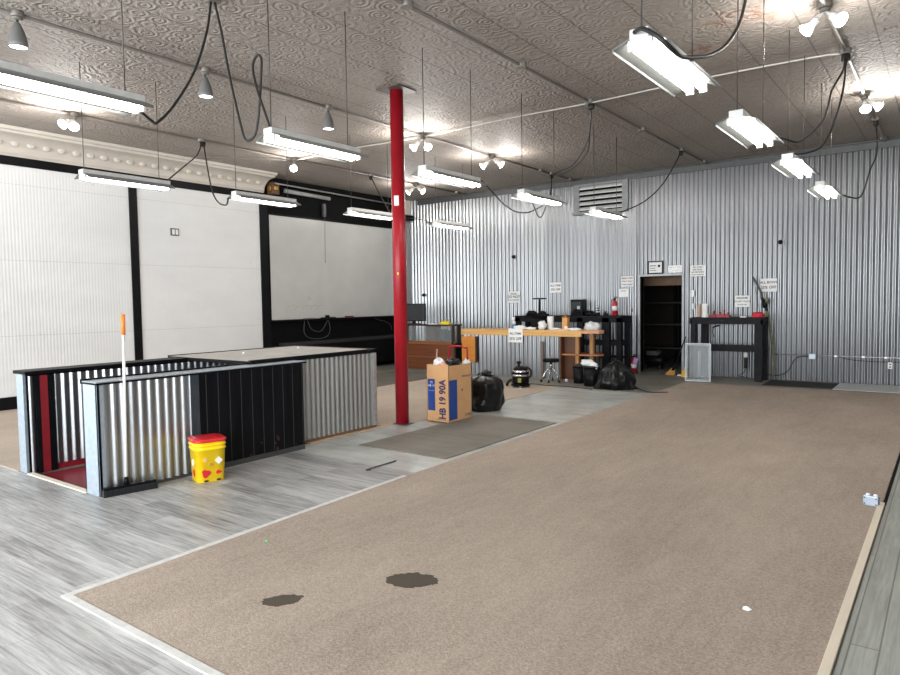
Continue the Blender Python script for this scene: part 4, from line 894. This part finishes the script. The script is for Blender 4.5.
t = MB().box(XL+0.03, XL+0.08, 11.95, 12.22, 1.271, 1.315).build('marker_box', pm('dull red box', (0.16, 0.03, 0.03), 0.6), None, 0.005); tag(t, 'dull red box on marker board tray', 'box')
t = MB().box(XL+0.03, XL+0.08, 10.6, 10.95, 1.271, 1.295).build('marker_box', pm('grey box', (0.12, 0.11, 0.1), 0.6), None, 0.005); tag(t, 'low grey box on marker board tray left of eraser', 'box')
for pts, lb in (([(-12.1, 10.633, 1.235), (-12.08, 10.595, 0.978), (-12.06, 10.711, 0.84), (-12.06, 10.988, 0.80), (-12.06, 11.278, 0.84), (-12.08, 11.414, 0.989), (-12.1, 11.389, 1.235)], 'wide dangling loop of grey cable under marker board'),
                ([(-12.1, 10.724, 1.235), (-12.09, 10.841, 1.03), (-12.08, 11.123, 0.978), (-12.09, 11.353, 1.235)], 'shorter inner loop of grey cable under marker board'),
                ([(-12.1, 13.0, 1.235), (-12.08, 13.2, 1.17), (-12.08, 13.4, 1.13), (-12.1, 13.636, 1.02), (-12.12, 13.7, 0.9)], 'single grey cable hanging under right end of marker board')):
    t = MB().tube(pts, 0.008, 6, 5).build('data_cable', pm('grey cable', (0.06, 0.06, 0.06), 0.5)); tag(t, lb, 'cable')
t = thing('wall_bench', 'long black low bench along wall below marker board', 'bench', (XL, 0, 0))
MB().box(0.005, 0.42, 9.9, 13.88, 0.70, 0.76).build('top', pm('grey black top', (0.022, 0.022, 0.023), 0.5), t, 0.004)
MB().box(0.36, 0.40, 9.95, 13.86, 0.12, 0.70).build('front_panel', BLACK, t)
for y in (10.0, 11.9, 13.8): MB().box(0.02, 0.36, y-0.03, y+0.03, 0, 0.70).build('support', BLACK, t)
t = MB().box(XL, XL+0.02, 7.37, 7.54, 2.99, 3.13).build('wall_plate', GREY_DARK)
MB().box(XL+0.018, XL+0.024, 7.39, 7.445, 3.01, 3.11).box(XL+0.018, XL+0.024, 7.465, 7.52, 3.01, 3.11).build('insert', WHITE, t); tag(t, 'small square dark-edged plate on the white wall boards', 'wall plate')
t = thing('projection_screen', 'pale rolled projection screen tube above the marker board', 'projection screen', (XL, 0, 0))
MB().tube([(0.12, 10.1, 4.16), (0.12, 11.45, 4.13)], 0.045, 14).build('roll', pm('grey white roll', (0.30, 0.30, 0.30), 0.5), t)
for y in (10.15, 11.4): MB().box(0, 0.12, y-0.02, y+0.02, 4.12, 4.2).build('bracket', BLACK, t)
t = thing('curtain_track', 'long thin pale track rail near ceiling over marker board', 'track', (XL, 0, 0))
MB().tube([(0.22, 9.75, 4.27), (0.22, 13.9, 4.22)], 0.018, 8).build('rail', pm('grey rail', (0.28, 0.27, 0.26), 0.4, 0.5), t)
for y in (9.9, 11.9, 13.8): MB().bar((0, y, 4.24), (0.22, y, 4.25), 0.02, 0.02).build('bracket', BLACK, t)
t = thing('speaker', 'small brown box with round brass face at end of cove', 'speaker', (-12.05, 9.78, 4.17))
MB().box(-0.09, 0.10, -0.09, 0.10, -0.13, 0.13).build('case', BROWNBOX, t, 0.01)
MB().lathe([(0.06, 0), (0.06, 0.012), (0.04, 0.02), (0.025, 0.012), (0.0, 0.02)], (0.0, -0.09, 0), (0, -1, 0)).lathe([(0.06, 0), (0.06, 0.012), (0.04, 0.02), (0.025, 0.012), (0.0, 0.02)], (0.1, 0, 0), (1, 0, 0)).build('brass_ring', BRASS, t)
t = MB().box(XL+0.02, XL+0.22, 13.95, 14.5, 3.86, 4.0).build('ledge_box', BLACK, None, 0.01); tag(t, 'black box projecting from wall high in the far left corner', 'box')
t = MB().box(XL+0.03, XL+0.09, 11.28, 11.36, 3.70, 4.0).tube([(XL+0.07, 11.33, 3.7), (XL+0.05, 11.33, 2.6)], 0.004, 5).build('pull_handle', GREY_DARK); tag(t, 'dark pull cord hanging over marker board centre', 'cord')

# ------------------------------------------------------------------ ceiling conduits
JB = pm('painted junction box', (0.20, 0.18, 0.16), 0.5, 0.3)
def conduit(x, label, boxes, mat, r=0.019):
    t = thing('ceiling_conduit', label, 'conduit', (x, 0, CEIL), 0, 'ceiling conduits')
    MB().tube([(0, YF+0.02, -0.03), (0, YB-0.06, -0.03)], r, 8).build('pipe', mat, t)
    for y in boxes: MB().lathe([(0.055, -0.055), (0.06, -0.05), (0.06, -0.008), (0.06, 0.0)], (0, y, 0), n=14).build('junction_box', JB, t)
conduit(-1.03, 'ceiling conduit nearest the right, above the right row of tube lights', [5.1, 7.44, 8.98, 11.05, 12.68, 14.3], PIPE_LT, 0.021)
conduit(-4.13, 'ceiling conduit running right of red column above middle row of lights', [2.9, 4.96, 7.05, 8.91, 10.9, 12.86, 14.3], PIPE)
conduit(-7.13, 'ceiling conduit carrying the grey cone lamps left of red column', [2.84, 4.84, 6.8, 8.93, 11.03, 12.9, 13.4, 14.3], PIPE)
conduit(-10.2, 'ceiling conduit nearest the white left wall', [2.7, 4.75, 6.79, 8.81, 10.95, 12.48, 14.1], PIPE)
t = thing('ceiling_conduit', 'thin cross conduit spanning the ceiling between lengthwise conduits', 'conduit', (0, 0, CEIL), 0, 'ceiling conduits')
MB().tube([(-1.03, 8.98, -0.05), (-1.35, 8.95, -0.03), (-2.6, 8.9, -0.03), (-4.13, 8.91, -0.05), (-5.6, 8.93, -0.03), (-7.13, 8.93, -0.05), (-8.7, 8.85, -0.03), (-10.2, 8.81, -0.05)], 0.012, 8, 4).build('pipe', PIPE_LT, t)
MB().tube([(-10.2, 8.81, -0.05), (-10.9, 8.0, -0.03), (-11.5, 7.3, -0.03)], 0.009, 8, 3).build('branch_pipe', PIPE, t)

# cone lamps
def cone(loc, label):
    t = thing('pendant_lamp', label, 'lamp', loc, 0, 'grey cone lamps')
    MB().lathe([(0.05, -0.055), (0.05, -0.07), (0.02, -0.08)], n=16).build('canopy', JB, t)
    MB().lathe([(0.012, -0.075), (0.012, -0.115)], n=10).build('stem', GREY_DARK, t)
    MB().lathe([(0.016, -0.10), (0.028, -0.115), (0.05, -0.165), (0.07, -0.225), (0.082, -0.29), (0.085, -0.335), (0.079, -0.335), (0.062, -0.225), (0.02, -0.125)], n=28).build('shade', CONE, t)
    MB().lathe([(0.077, -0.325), (0.05, -0.331), (0, -0.333)], n=24).build('lens', LENS, t)
cone((-7.13, 2.84, CEIL), 'grey cone lamp nearest the top left corner')
cone((-7.13, 4.84, CEIL), 'grey cone lamp in the middle of the three on left conduit')
cone((-7.13, 6.80, CEIL), 'grey cone lamp with lit lens nearest the red column')

# flood lamps
def flood(loc, heads, label):
    t = thing('flood_lamp', label, 'lamp', loc, 0, 'ceiling flood lamps')
    MB().lathe([(0.045, -0.055), (0.045, -0.085), (0.02, -0.095)], n=16).build('mount', JB, t)
    for (dx, dy) in heads:
        d = Vector((dx, dy, -0.6)).normalized(); p = Vector((0, 0, -0.085)); e = p + d*0.16
        h = MB().tube([p, p+d*0.10], 0.012, 8).lathe([(0.018, 0.08), (0.035, 0.10), (0.037, 0.155)], p, d, 14).build('socket_arm', WHITE_PLASTIC, t)
        MB().lathe([(0.036, 0.15), (0.062, 0.205), (0.066, 0.225)], p, d, 18).build('bulb_body', WHITE_PLASTIC, h)
        MB().lathe([(0.066, 0.225), (0.068, 0.232), (0.05, 0.245), (0.0, 0.25)], p, d, 18).build('bulb_face', BULB, h)
        lp = bpy.data.lights.new('flood_light', 'POINT'); lp.energy = FLOOD_WATTS; lp.color = (1.0, 0.97, 0.93); lp.shadow_soft_size = 0.05
        lo = bpy.data.objects.new('flood_light', lp); COL.objects.link(lo); lo.parent = h; lo.location = p + d*0.38
flood((-10.2, 4.75, CEIL), [(0.25, -0.9), (0.6, -0.3)], 'lit flood lamp on left conduit nearest the photographer')
flood((-10.2, 8.81, CEIL), [(0.5, -0.5)], 'single lit flood lamp on left conduit above the black wall corner')
flood((-10.2, 12.48, CEIL), [(-0.8, -0.4), (0.9, 0.2)], 'twin flood lamp on left conduit near the far corner beside column')
flood((-7.13, 8.93, CEIL), [(-0.45, -0.5), (0.55, -0.2)], 'twin flood lamp just right of the red column top')
flood((-7.13, 11.03, CEIL), [(-0.7, -0.4), (0.9, 0.3)], 'twin flood lamp second beyond red column on same conduit')
flood((-1.03, 7.44, CEIL), [(-0.6, -0.2), (0.6, -0.4)], 'twin flood lamp at top edge nearest on right conduit')
flood((-1.03, 11.05, CEIL), [(0.1, -0.5), (0.9, 0.5)], 'twin flood lamp on right conduit nearer the back wall')

# ------------------------------------------------------------------ fluorescent fixtures
HZ = 3.15
def fixture(loc, label):
    t = thing('tube_light', label, 'ceiling light', loc, 0, 'hanging fluorescent tube lights')
    L = 1.08
    MB().box(-0.055, 0.055, 0, L, -0.055, 0).build('housing', pm('fixture enamel', (0.58, 0.57, 0.55), 0.4), t, 0.004)
    MB().prism([(0.055, 0, -0.045), (0.158, 0, -0.088), (0.158, 0, -0.108), (0.153, 0, -0.108), (0.152, 0, -0.092), (0.052, 0, -0.051)], (0, L, 0)).prism([(-0.055, 0, -0.045), (-0.158, 0, -0.088), (-0.158, 0, -0.108), (-0.153, 0, -0.108), (-0.152, 0, -0.092), (-0.052, 0, -0.051)], (0, L, 0)).build('reflector', pm('reflector enamel', (0.135, 0.138, 0.13), 0.35, 0, 0.05), t)
    for s in (-1, 1):
        MB().tube([(s*0.043, 0.035, -0.093), (s*0.043, L-0.035, -0.093)], 0.0175, 10).build('tube', TUBE, t)
    for y in (0.012, L-0.03):
        for s in (-0.045, 0.045): MB().box(s-0.025, s+0.025, y, y+0.02, -0.115, -0.05).build('lamp_holder', WHITE_PLASTIC, t, 0.003)
    for y in (0.04, L-0.12):
        MB().tube([(0, y, 0), (0, y, CEIL-HZ)], 0.0045, 6).build('hanger_wire', WIRE, t)
    return t
rows = [(-1.43, [3.73, 5.83, 7.94, 10.13], ['first and largest tube light of the right row', 'second tube light from the front in the right row', 'third tube light from the front in the right row', 'fourth and farthest tube light of the right row']),
        (-4.73, [1.60, 3.80, 5.90, 8.03, 10.33], ['tube light cut by the left edge, nearest of the middle row', 'tube light left of column with looped black cord', 'tube light just right of the red column', 'tube light in middle row before the louvered vent', 'tube light farthest in middle row, overlapping the louvered vent']),
        (-8.06, [3.80, 5.86, 8.12, 10.42], ['tube light nearest in the row along white wall boards', 'second tube light in the row along white wall', 'tube light in front of marker board left of column', 'farthest tube light in left row, right of column'])]
proto = None
for x, ys, lbs in rows:
    for y, lb in zip(ys, lbs):
        z = HZ + (0.07 if x < -8 else 0.0)
        if proto is None: proto = fixture((x, y, z), lb)
        else: dup(proto, (x, y, z), lb)

# ------------------------------------------------------------------ hanging power cords
def cord(pts, label, r=0.0108):
    o = MB().tube(pts, r, 7, 6).build('power_cord', CORD); tag(o, label, 'cord', 'hanging black power cords')
    if pts[0][2] > 4.34 and pts[0][1] > 4: MB().lathe([(0.03, -0.075), (0.036, -0.07), (0.036, 0.0), (0.02, 0.005)], pts[0], n=12).build('plug', CORD, o)
    return o
cord([(-4.72, 2.68, 3.155), (-4.85, 2.72, 3.155), (-4.941, 2.77, 3.13), (-4.975, 2.898, 3.065), (-4.973, 2.946, 3.067), (-5.013, 3.12, 3.25), (-5.111, 3.375, 3.603), (-5.267, 3.61, 4.038), (-5.434, 3.777, 4.40)], 'black cord drooping from ceiling to nearest tube light of middle row')
cord([(-5.413, 3.793, 4.40), (-5.308, 3.79, 4.059), (-5.2, 3.781, 3.657), (-5.065, 3.782, 3.215), (-5.013, 3.791, 3.087), (-4.958, 3.823, 3.102), (-4.9, 3.82, 3.168), (-4.856, 3.82, 3.336), (-4.817, 3.82, 3.61), (-4.809, 3.82, 3.742), (-4.835, 3.81, 3.783), (-4.868, 3.79, 3.738), (-4.872, 3.778, 3.657), (-4.822, 3.776, 3.486), (-4.75, 3.786, 3.299), (-4.703, 3.80, 3.16)], 'black cord with an upright loop above tube light left of column')
t = MB().box(-5.47, -5.37, 3.73, 3.84, CEIL-0.06, CEIL-0.002).build('ceiling_outlet', JB, None, 0.006); tag(t, 'ceiling outlet box feeding the two long cords at the top', 'outlet')
cord([(-10.17, 6.8, 4.37), (-9.609, 6.329, 4.003), (-8.904, 5.583, 3.574), (-8.3, 4.95, 3.22), (-8.08, 4.80, 3.155)], 'black cord sloping left to nearest tube light by white wall')
cord([(-10.158, 6.82, 4.37), (-9.594, 6.492, 3.87), (-8.984, 6.15, 3.368), (-8.626, 5.999, 3.138), (-8.355, 5.94, 3.063), (-8.1, 5.80, 3.12)], 'black cord hanging down to second tube light by white wall')
cord([(-10.2, 10.94, 4.37), (-9.181, 10.077, 3.807), (-8.3, 9.35, 3.32), (-8.08, 9.15, 3.155)], 'black cord to the tube light in front of marker board')
cord([(-4.12, 8.925, 4.37), (-4.697, 10.157, 4.36), (-5.251, 11.148, 4.32), (-6.086, 12.371, 4.30), (-6.662, 12.977, 4.34), (-7.11, 13.39, 4.38)], 'upper black cord strung along ceiling between two conduit boxes')
cord([(-4.10, 8.93, 4.37), (-4.775, 10.3, 4.30), (-5.305, 11.344, 4.27), (-5.966, 12.257, 4.25), (-6.665, 13.0, 4.27), (-7.10, 13.40, 4.37)], 'lower black cord sagging along ceiling between two conduit boxes')
cord([(-7.11, 13.41, 4.37), (-6.599, 12.409, 3.809), (-6.39, 11.849, 3.547), (-6.105, 10.72, 3.229), (-5.893, 9.877, 3.121), (-5.636, 9.084, 3.13), (-5.357, 8.39, 3.161), (-4.941, 7.4, 3.20), (-4.75, 6.97, 3.155)], 'long black cord in a wide swag to tube light right of column')
cord([(-7.12, 13.42, 4.37), (-6.587, 12.386, 3.865), (-6.158, 11.419, 3.46), (-5.724, 10.429, 3.09), (-5.632, 10.125, 3.054), (-5.394, 9.6, 3.097), (-5.0, 8.729, 3.156), (-4.75, 8.0, 3.155)], 'black cord in a narrow loop to tube light before the vent')
cord([(-4.122, 12.867, 4.37), (-4.155, 12.686, 4.151), (-4.273, 12.277, 3.691), (-4.441, 11.879, 3.377), (-4.62, 11.5, 3.2), (-4.72, 11.38, 3.155)], 'black cord curving down to farthest tube light of the middle row')
cord([(-1.45, 3.715, 3.125), (-1.38, 3.66, 3.11), (-1.28, 3.62, 3.03), (-1.23, 3.70, 2.975), (-1.24, 3.90, 2.995), (-1.245, 4.14, 3.06), (-1.26, 4.5, 3.175), (-1.30, 5.0, 3.385), (-1.36, 5.55, 3.68), (-1.45, 6.1, 4.0), (-1.56, 6.72, 4.42)], 'thick black cord swinging from the largest tube light to ceiling', 0.013)
cord([(-1.034, 8.97, 4.37), (-1.024, 8.752, 4.137), (-1.085, 8.416, 3.852), (-1.093, 8.146, 3.584), (-1.119, 7.944, 3.415), (-1.239, 7.509, 3.173), (-1.329, 7.20, 3.155), (-1.42, 7.0, 3.155)], 'black cord hanging to second tube light of right row')
cord([(-1.016, 8.985, 4.37), (-1.023, 8.767, 3.923), (-1.07, 8.555, 3.56), (-1.131, 8.386, 3.324), (-1.19, 8.275, 3.218), (-1.3, 8.10, 3.158), (-1.42, 7.99, 3.153)], 'black cord hanging to third tube light of right row')
cord([(-1.02, 12.68, 4.37), (-0.975, 12.382, 3.835), (-1.042, 12.137, 3.535), (-1.092, 11.887, 3.21), (-1.153, 11.742, 3.082), (-1.3, 11.465, 3.10), (-1.42, 11.3, 3.155)], 'black cord hanging to farthest tube light of right row')
cord([(-8.06, 10.33, 3.155), (-8.4, 10.6, 3.2), (-9.5, 12.0, 3.45), (-11.0, 13.4, 3.75), (-11.95, 14.1, 3.9)], 'thin dark cord from farthest left-row light to corner box', 0.010)

# ------------------------------------------------------------------ small litter on the carpet
t = thing('electrical_box', 'small square metal electrical box on carpet at right edge strip', 'electrical box', (-0.475, 6.13, 0.009), radians(-12))
MB().box(-0.052, 0.052, -0.03, 0.03, 0, 0.075).build('shell', pm('pale blue steel', (0.42, 0.47, 0.56), 0.4, 0.6), t, 0.006)
for s in (-0.024, 0.028): MB().lathe([(0.016, 0), (0.016, 0.012), (0.011, 0.016)], (s, 0.0, 0.075), n=12).build('knockout', WHITE_PLASTIC, t)
for x, z in ((-0.04, 0.06), (0.04, 0.06), (-0.04, 0.015), (0.04, 0.015)): MB().ball((x, -0.031, z), 0.006, 0.004, 0.006, 8, 6).build('screw', GREY_DARK, t)
crumple('paper_scrap', PAPER, (-0.83, 3.70, 0.016), 0.022, 0.016, 0.009, 'tiny white scrap on carpet near the right foreground', 'scrap', 41, 0.4)
crumple('green_scrap', pm('bright green bit', (0.1, 0.6, 0.2), 0.6), (-3.77, 2.92, 0.013), 0.011, 0.009, 0.005, 'tiny green scrap on carpet near its left edge', 'scrap', 43, 0.4)
